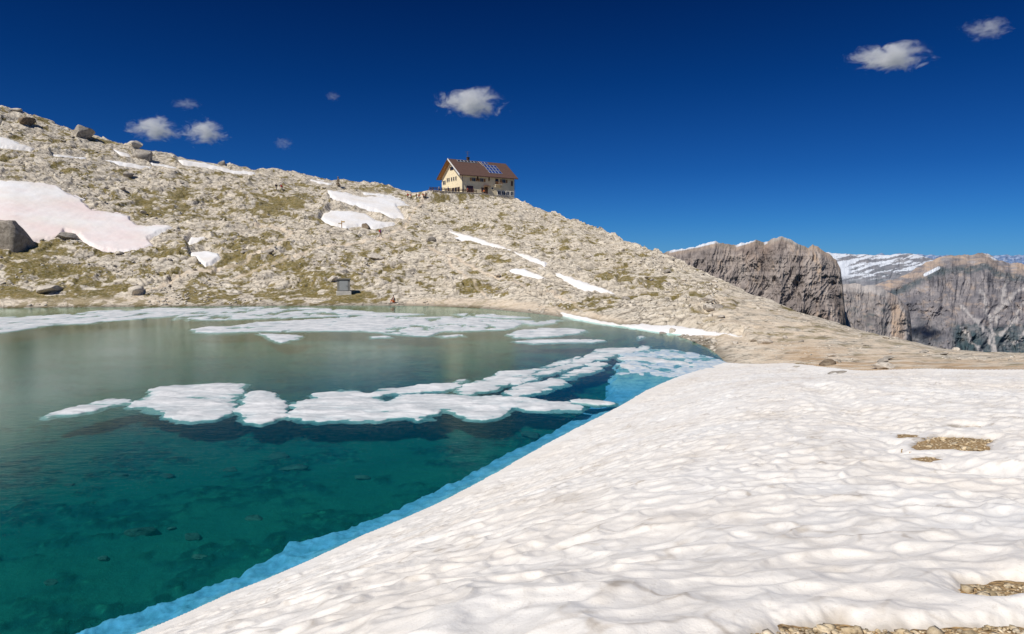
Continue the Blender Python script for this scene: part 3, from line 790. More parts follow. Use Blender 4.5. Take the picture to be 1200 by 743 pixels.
# ------------------------------------------------------------------ ice floes
N = NT('floe_ice'); pos = N.geo()
sep = N.n('ShaderNodeSeparateXYZ', {'Vector': pos})
h = N.ramp(N.math('ADD', (sep, 'Z'), .12), [(.05, (.10, .20, .22)), (.10, (.26, .36, .37)), (.13, (.60, .66, .67)), (.17, (.80, .80, .79)), (.30, (.87, .855, .84))])
nn = N.noise(N.mapping(pos, (.55, 1.0, 1)), 1.0, 7, .68, .5)
h = N.mix(N.ramp(nn, [(.38, .85), (.60, 0.0)]), h, (.46, .49, .50))
MAT_FLOE = N.surf(h, .5, .2, N.bump(nn, .5, .12))
c1 = lambda L: [(x / 2.667, 340 + y / 2.667) for x, y in L]
c2 = lambda L: [(400 + x / 2.667, 340 + y / 2.667) for x, y in L]
FLOES = [
    ('narrow pointed ice floe at the left end of the front row', c1([(146, 388), (190, 374), (260, 356), (300, 344), (350, 334), (400, 340), (412, 348), (370, 354), (330, 360), (290, 374), (240, 382), (180, 388), (150, 394)]), 0.0),
    ('large flat white floe, broadest in the front row', c1([(402, 362), (440, 348), (450, 332), (470, 318), (490, 300), (560, 296), (640, 293), (700, 292), (766, 288), (762, 310), (740, 340), (722, 368), (700, 392), (660, 402), (600, 406), (545, 402), (515, 396), (510, 378), (450, 370)]), 0.0),
    ('ragged lumpy floe between the broadest and the longest floe', c1([(728, 374), (765, 352), (752, 340), (775, 318), (810, 312), (862, 322), (850, 332), (890, 345), (880, 360), (905, 375), (880, 392), (850, 398), (820, 412), (780, 408), (765, 390)]), 0.1),
    ('longest floe of the front row with lobed lower edge', c1([(916, 400), (915, 372), (960, 365), (915, 355), (930, 345), (1000, 338), (985, 322), (1060, 308), (1110, 310), (1150, 322), (1200, 312), (1240, 316)]) + c2([(100, 322), (140, 345), (200, 325), (300, 322), (420, 328), (540, 330), (640, 342), (720, 352), (768, 362), (740, 372), (660, 368), (590, 372), (540, 365), (500, 382), (440, 402), (400, 398), (360, 378), (310, 374), (270, 392), (240, 404), (200, 396), (150, 398), (60, 404), (0, 402)]) + c1([(1000, 404)]), 0.0),
    ('slender floe left of the middle row, tapering to the left', c2([(124, 308), (170, 305), (240, 298), (290, 288), (350, 289), (378, 278), (366, 300), (330, 309), (260, 318), (190, 321), (150, 317)]), 0.0),
    ('long curved floe in the middle row, nearest the hut reflection', c2([(358, 304), (400, 290), (450, 278), (490, 254), (540, 248), (600, 246), (640, 236), (700, 214), (742, 206), (735, 218), (670, 236), (600, 258), (560, 282), (500, 296), (450, 316), (390, 323)]), 0.0),
    ('long narrow floe in the middle row reaching towards the lake tip', c2([(535, 294), (570, 276), (600, 262), (660, 243), (740, 218), (790, 196), (800, 184), (850, 180), (920, 178), (925, 188), (880, 196), (840, 206), (770, 226), (700, 246), (640, 262), (580, 286)]), 0.0),
    ('plump floe closest to the blue ledge in the middle row', c2([(522, 314), (560, 292), (640, 277), (690, 268), (700, 258), (740, 246), (800, 222), (826, 226), (800, 246), (740, 268), (696, 280), (700, 292), (650, 306), (590, 322), (540, 328)]), 0.0),
    ('small floe at the upper right end of the middle row', c2([(910, 186), (940, 172), (968, 172), (962, 182), (925, 192)]), 0.0),
    ('thin floe touching the blue ice ledge', c2([(710, 342), (740, 335), (800, 343), (850, 350), (855, 354), (790, 354), (730, 350)]), 0.05),
    ('tiny floe alone in dark water near the shore snow', c2([(920, 147), (935, 141), (948, 145), (940, 153), (925, 154)]), 0.0),
    ('long ice band along the far left shore', c1([(-200, 92), (0, 84), (100, 80), (220, 74), (300, 64), (420, 60), (500, 54), (640, 56), (640, 64), (560, 76), (500, 86), (420, 90), (300, 102), (160, 108), (60, 124), (0, 132), (-200, 146)]), .30),
    ('ice band along the far shore below the grey stone cabin', c1([(610, 60), (700, 53), (820, 52), (960, 54), (1060, 58), (1160, 66), (1180, 72), (1080, 80), (960, 84), (820, 88), (700, 92), (600, 94), (540, 90), (560, 78)]), .35),
    ('slushy ice sheet left of centre off the far shore', c1([(600, 122), (640, 114), (720, 112), (800, 100), (900, 94), (1020, 88), (1120, 84), (1220, 84), (1230, 118), (1160, 124), (1040, 126), (900, 128), (760, 128), (680, 134), (610, 130)]), .25),
    ('curled small floe below the slushy sheets', c1([(806, 134), (850, 136), (900, 138), (942, 140), (935, 150), (905, 156), (880, 164), (850, 156), (830, 144)]), .1),
    ('broad slushy ice sheet at the centre of the far lake', c2([(0, 84), (100, 78), (220, 84), (360, 80), (480, 88), (600, 94), (690, 92), (660, 104), (560, 112), (520, 122), (420, 126), (300, 128), (280, 144), (180, 138), (100, 128), (0, 126), (-20, 104)]), .32),
    ('flat pale floe at the right end of the slushy sheets', c2([(520, 136), (560, 124), (640, 118), (740, 118), (772, 124), (740, 134), (660, 142), (600, 148), (540, 146)]), .12),
    ('thin outermost floe right of the slushy sheets', c2([(528, 158), (600, 154), (700, 152), (780, 154), (830, 156), (790, 162), (700, 162), (600, 166)]), .2),
    ('thin ice strip close to the far shore in front of the seated hiker', c2([(-30, 70), (40, 62), (120, 68), (200, 72), (260, 74), (180, 80), (80, 78), (0, 76)]), .3),
    ('narrow slush streak in front of the far beach', c2([(340, 74), (420, 70), (520, 78), (600, 84), (560, 88), (460, 84), (380, 80)]), .35),
    ('small slush streak left below the centre sheet', c2([(90, 143), (140, 140), (150, 146), (100, 148)]), .3),
    ('shard of slush below the centre sheet', c2([(300, 140), (380, 138), (395, 142), (320, 146)]), .3),
    ('sliver of ice in the sheltered end of the lake', c2([(870, 208), (930, 206), (1010, 214), (1090, 228), (1140, 236), (1060, 232), (960, 222), (880, 216)]), .15),
    ('pale ice fragment on the slush of the sheltered lake end', c2([(1020, 206), (1070, 204), (1084, 210), (1040, 214)]), .15),
    ('long thin ice fragment beside the snow at the lake end', c2([(868, 232), (920, 226), (1000, 240), (960, 248), (890, 246)]), .3),
]
for i, (lab, P, holes) in enumerate(FLOES):
    W = np.array([[float(v) for v in at_z(px, py, .04)] for px, py in P])
    ym = W[:, 1].mean()
    sx = max(.05, ym / FPX * .9); sy = max(.05, ym * ym / (FPX * HC) * .42)
    m = .5
    gx, gy = np.meshgrid(np.arange(W[:, 0].min() - m, W[:, 0].max() + m, sx), np.arange(W[:, 1].min() - m - sy, W[:, 1].max() + m + sy, sy))
    px, py = to_px(gx, gy, np.zeros_like(gx) + .04)
    sd = poly_sdf(gx, gy, W)                                        # metres
    ndw = .42 * fbm(gx / 1.6, gy / 2.0, 4, 900 + i, .6) + .12 * fbm(gx / .4, gy / .9, 2, 950 + i)
    far_k = min(1.0, ym / 40)
    sd = sd + (.12 if i < 8 else 0) + ndw * (.45 + .9 * far_k) + .36 * fbm(gx / 3.0, gy / 1.0, 3, 945 + i, .5)
    if holes: sd = np.minimum(sd, (.23 - holes + .55 * (fbm(gx / 2.6, gy / 5.5, 5, 930 + i, .6) + .35)) * (1.5 + 2 * far_k))
    lump = fbm(gx / 2.6, gy / 1.1, 5, 970 + i, .6)
    top = .006 + .036 * sstep(.05, .7, sd) + .105 * (lump + .10) - .035 * sstep(.15, .5, fbm(gx / 4.5 + 3, gy / 1.3, 3, 975 + i)) + .02 * fbm(gx / .35, gy / .35, 2, 990 + i)
    if holes: top = top + .012
    Z = -.09 + (top + .09) * sstep(-.12, .10, sd)
    me = grid_mesh('ice_floe', gx, gy, Z, sd > -.11)
    if len(me.polygons) == 0: continue
    o = link('ice_floe', me, MAT_FLOE, smooth=True)
    tag(o, lab, 'ice floe', 'ice floes on the lake')

# ------------------------------------------------------------------ distant mountains
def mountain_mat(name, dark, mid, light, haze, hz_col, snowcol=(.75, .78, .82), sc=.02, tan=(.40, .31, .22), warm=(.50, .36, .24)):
    N = NT(name); p = N.geo()
    v = N.noise(N.mapping(p, (1, 1, .28)), sc, 8, .68, .4); s = N.noise(N.mapping(p, (.4, .4, 2.6)), sc * 1.6, 6, .65); g = N.noise(p, sc * .25, 4, .6)
    c = N.ramp(v, [(.28, dark), (.5, mid), (.70, light)])
    c = N.mix(N.ramp(s, [(.34, .28), (.48, 0.0)]), c, tuple(x * .7 for x in dark))
    c = N.mix(N.ramp(g, [(.55, 0.0), (.75, .55)]), c, tan)
    c = N.mix(N.math('MULTIPLY', N.attr('warm'), N.ramp(v, [(.3, .3), (.6, 1.0)]), clamp=True), c, warm)
    c = N.mix(N.math('MULTIPLY', N.attr('green'), N.ramp(v, [(.35, 1.0), (.65, .4)]), clamp=True), c, (.030, .055, .045))
    c = N.mix(N.math('MULTIPLY', N.attr('scree'), N.ramp(v, [(.3, .5), (.6, 1.0)]), clamp=True), c, (.56, .51, .46))
    c = N.mix(N.attr('snow'), c, snowcol)
    c = N.mix(haze, c, hz_col)  # distance haze painted into the surface colour as a bluish tint
    return N.surf(c, .95, .05, N.bump(N.math('ADD', v, s), .45, .35 / sc * .35))
def mountain(name, sil, D, bot_py, mat, lean=.35, rib=60, ribw=150, seed=0, cols=420, rows=200, plateau=0.0, colour=None, back=.5, crag=2.2):
    xs = [p[0] for p in sil]; ys = [p[1] for p in sil]
    pxs = np.linspace(min(xs), max(xs), cols); pys = np.interp(pxs, xs, ys) + crag * fbm(pxs / 9, pxs * 0, 5, seed + 71, .6)
    v = np.concatenate([np.linspace(-.25, 0, 24)[:-1], np.linspace(0, 1, rows)])
    PXg, V = np.meshgrid(pxs, v); TOP = np.broadcast_to(pys, PXg.shape)
    tx, tzt = ray(PXg, TOP); _, tzb = ray(PXg, np.full_like(PXg, bot_py))
    zt = tzt * D; zb = tzb * D
    vv = np.clip(V, 0, 1); dz = (zt - zb) * vv
    z = zt - dz
    X = tx * D
    rb = ridged(X / ribw + .35 * fbm(z / ribw * .8, X / ribw, 3, seed + 5), z / (ribw * 2.0) + .3 * noise2(X / ribw * .6, z / ribw * .5, seed + 6), 6, seed, .58) + .20 * ridged(X / (ribw * .30), z / (ribw * 1.0), 4, seed + 81, .6) - .10
    st = fbm(X / (ribw * 2.2), z / (ribw * .32), 4, seed + 31)
    fade = sstep(0, .10, vv)
    y = D - lean * dz - rib * (rb - .5) * (.15 + .85 * fade) * 2 - rib * .34 * st * fade - rib * 1.6 * fbm(X / (ribw * 5), z / (ribw * 9), 2, seed + 41) * fade
    bk = np.clip(-V, 0, 1)
    y = y + bk * D * back; z = z - bk * (rib * 6)
    z = z + HC + rib * .18 * fbm(X / (ribw * .45), y / (ribw * .45), 4, seed + 51) * (1 - .6 * fade)
    Xw = tx * y * 1.0
    a = dict(warm=np.zeros_like(z), green=np.zeros_like(z), scree=np.zeros_like(z), snow=np.zeros_like(z))
    if colour:
        pxx, pyy = to_px(Xw, y, z)
        colour(a, pxx, pyy, Xw, z, rb)
    me = grid_mesh(name, Xw, y, z, None, a, flip=True)
    return tag(link(name, me, mat), kind='structure')
def col_massif(a, px, py, X, z, rb):
    top = np.interp(px, [p[0] for p in MASSIF], [p[1] for p in MASSIF])
    dp = py - top
    w = sstep(780, 790, px) * sstep(846, 835, px) + sstep(860, 866, px) * sstep(888, 880, px) + .8 * sstep(894, 897, px) * sstep(901, 898, px) * 1
    a['snow'] = np.clip(w, 0, 1) * sstep(2.6, 1.2, dp + .6 * fbm(px / 3, py / 3, 3, 5))
    a['warm'] = .75 * sstep(.12, .45, fbm(px / 14, py / 26, 4, 15, .6)) + .5 * sstep(9, 2, dp)
    a['green'] = .5 * sstep(7, 3, dp) * sstep(960, 940, px) * (w < .3)
    a['scree'] = sstep(6, 1, dp) * sstep(900, 910, px) * sstep(945, 930, px) * .9
MASSIF = [(690, 322), (740, 310), (765, 299), (775, 297), (786, 294), (815, 288.5), (839, 283), (848, 286), (863, 287.5), (875, 284), (886, 280.5), (896, 285), (905, 280), (916, 276), (926, 280), (936, 286), (947, 290), (952, 286), (958, 289), (965, 294), (972, 298), (980, 305), (985, 316), (988, 338), (990, 360), (993, 395)]
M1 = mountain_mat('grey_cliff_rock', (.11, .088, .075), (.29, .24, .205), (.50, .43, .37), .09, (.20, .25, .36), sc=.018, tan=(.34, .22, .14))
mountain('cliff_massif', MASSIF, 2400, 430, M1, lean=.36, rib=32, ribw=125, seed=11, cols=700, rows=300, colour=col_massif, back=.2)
LOWER = [(960, 340), (986, 333), (1000, 332), (1012, 334), (1024, 334.5), (1036, 338), (1044, 344), (1052, 347), (1058, 355), (1064, 359), (1067, 372), (1069, 396), (1071, 425)]
def col_lower(a, px, py, X, z, rb):
    top = np.interp(px, [p[0] for p in LOWER], [p[1] for p in LOWER]); dp = py - top
    a['scree'] = .75 * sstep(12, 6, dp + 4 * fbm(px / 9, py / 5, 3, 4)) * sstep(1045, 1035, px)
    a['warm'] = sstep(1042, 1047, px) * sstep(1064, 1054, px) * sstep(8, 14, dp) + .4 * sstep(.1, .4, fbm(px / 9, py / 4, 3, 8))
    a['green'] = .7 * sstep(.1, .5, fbm(px / 12, py / 6, 3, 6)) * sstep(8, 20, dp) * (1 - a['warm'])
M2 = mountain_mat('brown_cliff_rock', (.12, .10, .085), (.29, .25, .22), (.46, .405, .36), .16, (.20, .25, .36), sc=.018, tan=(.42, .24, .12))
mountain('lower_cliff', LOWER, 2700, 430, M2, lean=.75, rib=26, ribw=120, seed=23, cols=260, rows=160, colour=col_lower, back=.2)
RIGHT = [(1020, 335), (1050, 326), (1064, 320), (1076, 313), (1090, 305), (1101, 301), (1112, 300), (1127, 299.5), (1142, 298), (1150, 296), (1158, 296.5), (1166, 302), (1171, 305), (1185, 308), (1200, 310), (1260, 318), (1420, 330)]
SCREE = [[(1165, 372), (1180, 352), (1200, 335)], [(1128, 360), (1146, 378), (1160, 395), (1166, 415)], [(1150, 340), (1160, 372), (1164, 400)], [(1200, 352), (1190, 375), (1172, 392)], [(1128, 385), (1140, 400), (1150, 412)], [(1180, 330), (1172, 360), (1166, 380)], [(1215, 365), (1200, 392), (1188, 402)]]
def col_right(a, px, py, X, z, rb):
    top = np.interp(px, [p[0] for p in RIGHT], [p[1] for p in RIGHT]); dp = py - top
    n = fbm(px / 10, py / 4, 4, 61, .6)
    sc_ = np.zeros_like(z)
    for i, L in enumerate(SCREE):
        d = line_dist(px + 6 * fbm(px / 9, py / 9, 3, 300 + i), py + 4 * fbm(px / 9, py / 9, 3, 310 + i), L)
        sc_ = np.maximum(sc_, sstep(3.4, .4, d + 1.6 * n) * .8)
    a['scree'] = np.clip(sc_ + .35 * sstep(.2, .5, n), 0, 1)
    forest = sstep(-3, 1, py + 7 * n - 384 + .10 * np.abs(px - 1165)) * sstep(1110, 1125, px)
    a['warm'] = .8 * sstep(17, 9, dp + 5 * n) * sstep(-.3, .2, fbm(px / 22, py / 5, 3, 65)) + .55 * sstep(.05, .4, fbm(px / 14, py / 8, 4, 66, .6))
    a['green'] = np.clip(forest + .75 * sstep(11, 15, dp + 4 * n) * sstep(24, 18, dp + 5 * n) + .55 * sstep(365, 395, py + 16 * n) * sstep(1120, 1080, px), 0, 1) * (1 - .9 * sc_)
    a['snow'] = np.clip(sstep(1150, 1156, px) * sstep(1172, 1164, px) * sstep(5, 2, dp) * sstep(-.1, .2, n) + sstep(2.4, 1.2, line_dist(px, py, [(1084, 322), (1100, 314)])), 0, 1)
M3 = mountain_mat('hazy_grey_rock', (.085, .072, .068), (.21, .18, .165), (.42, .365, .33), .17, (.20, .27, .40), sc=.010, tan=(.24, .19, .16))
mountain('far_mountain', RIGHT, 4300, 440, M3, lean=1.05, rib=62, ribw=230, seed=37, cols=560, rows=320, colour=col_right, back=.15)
PLAT = [(940, 300), (960, 296), (971, 295.5), (985, 297), (1000, 298), (1020, 298.5), (1035, 299), (1050, 297.5), (1066, 297), (1082, 300), (1100, 306), (1130, 312), (1170, 318)]
def col_plat(a, px, py, X, z, rb):
    n = fbm((px + 2.5 * py) / 15, (py + .1 * px) / 5.0, 5, 81, .62)
    a['snow'] = sstep(-.05, .12, n * 1.5 + .22 * sstep(328, 300, py) + .22 * sstep(1050, 985, px) - .17) * sstep(332, 322, py + 5 * n)
    a['green'] = .6 * sstep(.0, .3, fbm(px / 16, py / 3, 3, 83)) * sstep(306, 320, py)
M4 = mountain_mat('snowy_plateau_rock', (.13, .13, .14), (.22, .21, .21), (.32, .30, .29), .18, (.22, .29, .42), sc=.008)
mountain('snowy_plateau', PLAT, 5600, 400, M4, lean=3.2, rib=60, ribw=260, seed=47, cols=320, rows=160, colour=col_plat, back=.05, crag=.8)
rf = np.random.default_rng(3)
FARP = []
x = 900.0
while x < 1480:
    FARP.append((x, 300.5 - 2.0 * rf.random() - 4.0 * rf.random() ** 3 * (1 if x > 1030 else .4))); x += rf.uniform(3.5, 9)
def col_far(a, px, py, X, z, rb):
    a['snow'] = sstep(-.05, .25, fbm(px / 5, py / 2, 4, 91, .6) + .22 * sstep(303, 296, py))
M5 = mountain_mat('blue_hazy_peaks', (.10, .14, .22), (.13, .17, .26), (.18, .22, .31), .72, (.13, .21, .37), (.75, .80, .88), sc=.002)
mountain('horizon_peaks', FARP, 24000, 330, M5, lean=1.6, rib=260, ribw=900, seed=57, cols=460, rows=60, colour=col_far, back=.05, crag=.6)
# valley ground out to the horizon
N = NT('valley_forest'); p = N.geo()
c = N.ramp(N.noise(p, .004, 7, .65), [(.3, (.018, .035, .022)), (.6, (.035, .055, .03)), (.75, (.09, .085, .06))])
MAT_VALLEY = N.surf(c, .95, .05)
b = bmesh.new(); bmesh.ops.create_circle(b, cap_ends=True, segments=96, radius=60000)
me = bpy.data.meshes.new('valley_ground'); b.to_mesh(me); b.free()
o = link('valley_ground', me, MAT_VALLEY); o.location = (0, 0, -1000); tag(o, kind='structure')

# ------------------------------------------------------------------ mountain hut
M_PLASTER = plain('cream_plaster', (.90, .77, .53), .9, .1, .10, .8)
M_BASE = plain('pale_stone_plinth', (.58, .53, .43), .9, .1, .15, 1.2)
M_ROOF = plain('brown_roof_sheet', (.125, .072, .055), .6, .3, .18, 1.5)
M_WOOD = plain('orange_brown_timber', (.36, .18, .075), .7, .2, .2, 2)
M_DARKW = plain('dark_brown_timber', (.10, .055, .035), .8, .2, .25, 2)
M_WHITE = plain('white_paint', (.80, .78, .74), .6, .3, .05)
M_FRAME = plain('window_trim', (.62, .55, .42), .6, .3, .05)
M_GLASS = plain('dark_window_glass', (.025, .028, .035), .12, .5, .05)
M_PV = plain('blue_solar_cell', (.018, .045, .20), .22, .5, .1)
M_PVD = plain('black_solar_collector', (.012, .014, .022), .25, .5, .1)
M_ALU = plain('aluminium_frame', (.60, .64, .70), .4, .5, .05, metal=.3)
M_RED = plain('red_door_paint', (.22, .055, .04), .6, .3, .15)
M_METAL = plain('grey_metal', (.20, .20, .21), .5, .5, .1, metal=.5)
L, W = HUT['L'], HUT['W']
hut = empty('mountain_hut', (hx, hy, hz), HUT['th'], 'cream mountain hut with brown gabled roof and solar panels on the ridge', 'mountain hut')
EV, RG = 6.5, 12.0
half = W / 2
def wall_pts(x): return [(x, 0, -.02), (x, 0, EV), (x, half, RG - .05), (x, W, EV), (x, W, -.02)]
m = MB(); A = wall_pts(0) + wall_pts(L)
m.poly(A, [(0, 1, 2, 3, 4), (9, 8, 7, 6, 5), (0, 5, 6, 1), (1, 6, 7, 2), (2, 7, 8, 3), (3, 8, 9, 4), (4, 9, 5, 0)]).build('wall', M_PLASTER, hut)
MB().box(-.04, L + .04, -.04, W + .04, -4.2, -.02).build('plinth', M_BASE, hut)
# roof: two slabs meeting at the ridge
slope = (RG - EV) / half
def slab(sgn):
    y_e = -1.0 if sgn < 0 else W + 1.0
    z_e = EV - 1.0 * slope
    t = .30
    x0, x1 = -1.5, L + 1.1
    return [(x0, half, RG), (x1, half, RG), (x1, y_e, z_e), (x0, y_e, z_e), (x0, half, RG + t), (x1, half, RG + t), (x1, y_e, z_e + t), (x0, y_e, z_e + t)]
FB = [(0, 1, 2, 3), (7, 6, 5, 4), (0, 4, 5, 1), (1, 5, 6, 2), (2, 6, 7, 3), (3, 7, 4, 0)]
m = MB(); m.poly(slab(-1), FB); m.poly(slab(1), FB)
roof = m.build('roof', M_ROOF, hut)
m = MB()
for sgn in (-1, 1):                                        # timber lining under the gable overhang, barge boards
    y_e = -.9 if sgn < 0 else W + .9; z_e = EV - .9 * slope
    m.poly([(-1.45, half, RG - .02), (-.02, half, RG - .02), (-.02, y_e, z_e - .02), (-1.45, y_e, z_e - .02), (-1.45, half, RG - .14), (-.02, half, RG - .14), (-.02, y_e, z_e - .14), (-1.45, y_e, z_e - .14)], FB)
m.build('eaves_lining', M_WOOD, hut)
for sgn, mt in ((-1, M_WHITE), (1, M_DARKW)):
    y_e = -1.05 if sgn < 0 else W + 1.05; z_e = EV - 1.05 * slope
    MB().poly([(-1.62, half, RG - .12), (-1.51, half, RG - .12), (-1.51, y_e, z_e - .12), (-1.62, y_e, z_e - .12), (-1.62, half, RG + .42), (-1.51, half, RG + .42), (-1.51, y_e, z_e + .42), (-1.62, y_e, z_e + .42)], FB).build('barge_board', mt, hut)
def window_front(x, z, w, h, frame=M_FRAME, mull=1, parent=hut, name='window'):
    fr = MB()
    fr.box(x - w / 2 - .14, x + w / 2 + .14, -.10, -.003, z - h / 2 - .14, z - h / 2)
    fr.box(x - w / 2 - .14, x + w / 2 + .14, -.10, -.003, z + h / 2, z + h / 2 + .14)
    fr.box(x - w / 2 - .14, x - w / 2, -.10, -.003, z - h / 2, z + h / 2); fr.box(x + w / 2, x + w / 2 + .14, -.10, -.003, z - h / 2, z + h / 2)
    for k in range(mull):
        mx_ = x - w / 2 + w * (k + 1) / (mull + 1); fr.box(mx_ - .05, mx_ + .05, -.08, -.003, z - h / 2, z + h / 2)
    f = fr.build(name, frame, parent)
    MB().box(x - w / 2, x + w / 2, -.05, -.004, z - h / 2, z + h / 2).build('pane', M_GLASS, f)
    return f
def window_gable(y, z, w, h, frame=M_FRAME):
    fr = MB()
    fr.box(-.10, -.003, y - w / 2 - .12, y + w / 2 + .12, z - h / 2 - .12, z - h / 2); fr.box(-.10, -.003, y - w / 2 - .12, y + w / 2 + .12, z + h / 2, z + h / 2 + .12)
    fr.box(-.10, -.003, y - w / 2 - .12, y - w / 2, z - h / 2, z + h / 2); fr.box(-.10, -.003, y + w / 2, y + w / 2 + .12, z - h / 2, z + h / 2)
    f = fr.build('window', frame, hut)
    MB().box(-.05, -.004, y - w / 2, y + w / 2, z - h / 2, z + h / 2).build('pane', M_GLASS, f)
def shutters(x, z, w, h):
    for sx in (-1, 1):
        xc = x + sx * (w / 2 + .14 + .38)
        MB().box(xc - .34, xc + .34, -.09, -.005, z - h / 2, z + h / 2).build('shutter', M_WOOD, hut)
for fx in (.215, .365): window_front(fx * L, 4.75, 1.25, 1.05); shutters(fx * L, 4.75, 1.25, 1.05)
window_front(.79 * L, 4.9, 1.3, 1.1); shutters(.79 * L, 4.9, 1.3, 1.1)
window_front(.95 * L, 4.3, .5, 1.5, M_WOOD, 0)
# balcony with its door
d = MB().box(.655 * L - .6, .655 * L + .6, -.06, -.003, 3.6, 5.6).build('door', M_DARKW, hut)
MB().box(.655 * L - .4, .655 * L + .4, -.08, -.062, 4.3, 5.4).build('pane', M_GLASS, d)
bal = MB().box(.60 * L, .735 * L, -1.3, -.003, 3.35, 3.55)
bal.box(.605 * L, .612 * L, -.9, -.005, 2.6, 3.34); bal.box(.722 * L, .729 * L, -.9, -.005, 2.6, 3.34)
bal = bal.build('balcony', M_FRAME, hut)
m = MB().box(.60 * L, .735 * L, -1.3, -1.24, 4.35, 4.45)
for k in range(12):
    xk = (.602 + k * .0119) * L; m.box(xk - .03, xk + .03, -1.29, -1.25, 3.56, 4.34)
m.build('railing', M_WOOD, bal)
# ground floor
window_front(.145 * L, 1.45, 2.2, 1.9, M_RED, 2)
fr = window_front(.39 * L, 1.5, 1.2, 1.2, M_WOOD, 1)
d = MB().box(.445 * L - .75, .445 * L + .75, -.10, -.003, 0, 2.5).build('door', M_DARKW, hut)
MB().box(.445 * L + .45, .445 * L + .55, -.16, -.102, 1.0, 1.2).build('handle', M_METAL, d)
MB().box(.40 * L, .50 * L, -1.3, -.003, 2.75, 2.87).bar((.405 * L, -1.2, 2.74), (.405 * L, -.05, 2.0), .05).bar((.495 * L, -1.2, 2.74), (.495 * L, -.05, 2.0), .05).build('porch_roof', M_WOOD, hut)
for fx in (.70, .785, .87, .955): window_front(fx * L, .75, 1.25, 1.25, M_WHITE, 1)
window_front(.57 * L, 2.1, .55, .55, M_FRAME, 0)
for fx in (.285, .50): MB().box(fx * L - .12, fx * L + .12, -.5, -.003, 4.6, EV - .5).build('eaves_bracket', M_DARKW, hut)
# gable end windows
window_gable(half - .2, 9.0, 2.2, .95, M_DARKW)
for y in (4.2, 5.8, 7.4, 9.3, 10.6): window_gable(y, 5.3, .75, 1.2)
for y in (12.4, 13.6): window_gable(y, 4.6, .8, 1.25)
for y in (2.4, 4.4, 6.4): window_gable(y, 1.5, 1.3, 1.2, M_DARKW)
for y in (9.4, 11.6): window_gable(y, 1.7, 1.0, 1.1)
# solar panels lie on the front roof slope
nrm = (0.0, -slope / math.hypot(1, slope), 1 / math.hypot(1, slope))
SL = math.hypot(half + 1.0, (half + 1.0) * slope)
def roof_pt(x, u, off):
    y = half - u * (half + 1.0); z = RG + .30 - u * (half + 1.0) * slope
    return (x, y + nrm[1] * off, z + nrm[2] * off)
def panel(x0, x1, u0, u1, mat):
    def slab6(xa, xb, ua, ub, lo, hi): return [roof_pt(xa, ua, lo), roof_pt(xb, ua, lo), roof_pt(xb, ub, lo), roof_pt(xa, ub, lo), roof_pt(xa, ua, hi), roof_pt(xb, ua, hi), roof_pt(xb, ub, hi), roof_pt(xa, ub, hi)]
    f = MB().poly(slab6(x0, x1, u0, u1, .06, .14), FB).build('solar_panel', M_ALU, hut)
    dx, du = .09, .011
    MB().poly(slab6(x0 + dx, x1 - dx, u0 + du, u1 - du, .142, .16), FB).build('solar_cell', mat, f)
for k in range(6): x0 = (.085 + k * .064) * L; panel(x0, x0 + 1.2, .04, .155, M_PVD)
for k in range(2): x0 = (.545 + k * .063) * L; panel(x0, x0 + 1.27, .035, .175, M_PV)
for r in range(3):
    for k in range(4): x0 = (.545 + k * .063) * L; panel(x0, x0 + 1.27, .225 + r * .19, .225 + r * .19 + .165, M_PV)
MB().bar(roof_pt(.505 * L, .02, .05), roof_pt(.53 * L, .3, .05), .05).build('cable_conduit', M_ALU, hut)
# chimney and antenna mast
ch = MB().box(.31 * L - .4, .31 * L + .4, half - .4, half + .4, RG - .3, RG + 1.3).build('chimney', M_DARKW, roof)
MB().box(.31 * L - .55, .31 * L + .55, half - .55, half + .55, RG + 1.3, RG + 1.45).build('chimney_cap', M_METAL, roof)
ms = MB().bar((.32 * L, half + .6, RG + .2), (.32 * L, half + .6, RG + 3.6), .07)
for zz_, ww in ((3.3, 1.0), (2.7, .7), (2.1, .5)): ms.bar((.32 * L - ww, half + .6, RG + zz_), (.32 * L + ww, half + .6, RG + zz_), .05)
ms.build('antenna_mast', M_METAL, hut)
for k, (lx, ly) in enumerate(((.2, -.35), (L + .2, -.35))):
    MB().bar((lx, -.1, 0), (lx, -.1, EV - .5), .07).build('downpipe', M_METAL, hut)

# terrace wall, fence
M_DRY = rock_mat('dry_stone', (.22, .19, .15), (.40, .35, .28), (.56, .50, .42), .6, 2.5)
def hutw(u, v): return hx + u * _c - v * _s, hy + u * _s + v * _c
tw = empty('terrace_wall', (hx, hy, hz), HUT['th'], 'low rough stone terrace wall below the hut front', 'wall')
r_ = random.Random(5)
m = MB()
for k in range(52):
    u = -13 + k * .62
    for j in range(3):
        m.box(u + r_.uniform(-.05, .05), u + .6 + r_.uniform(-.06, .06), -3.6 - r_.uniform(0, .2), -3.0, -1.9 + j * .62 + r_.uniform(-.03, .03) - max(0, u - 6) * .1, -1.3 + j * .62 + r_.uniform(-.03, .03) - max(0, u - 6) * .1, .06)
m.build('stone_courses', M_DRY, tw)
tf = empty('terrace_fence', (hx, hy, hz), HUT['th'], 'brown timber fence along the terrace left of the hut', 'fence')
rail = MB()
for k in range(17):
    u = -13.5 + k * 1.1
    MB().box(u - .07, u + .07, -2.8, -2.66, -.3, 1.05).build('post', M_DARKW, tf)
rail.box(-13.6, 4.2, -2.64, -2.58, .82, 1.0); rail.box(-13.6, 4.2, -2.64, -2.58, .38, .62)
rail.build('rail', M_DARKW, tf)
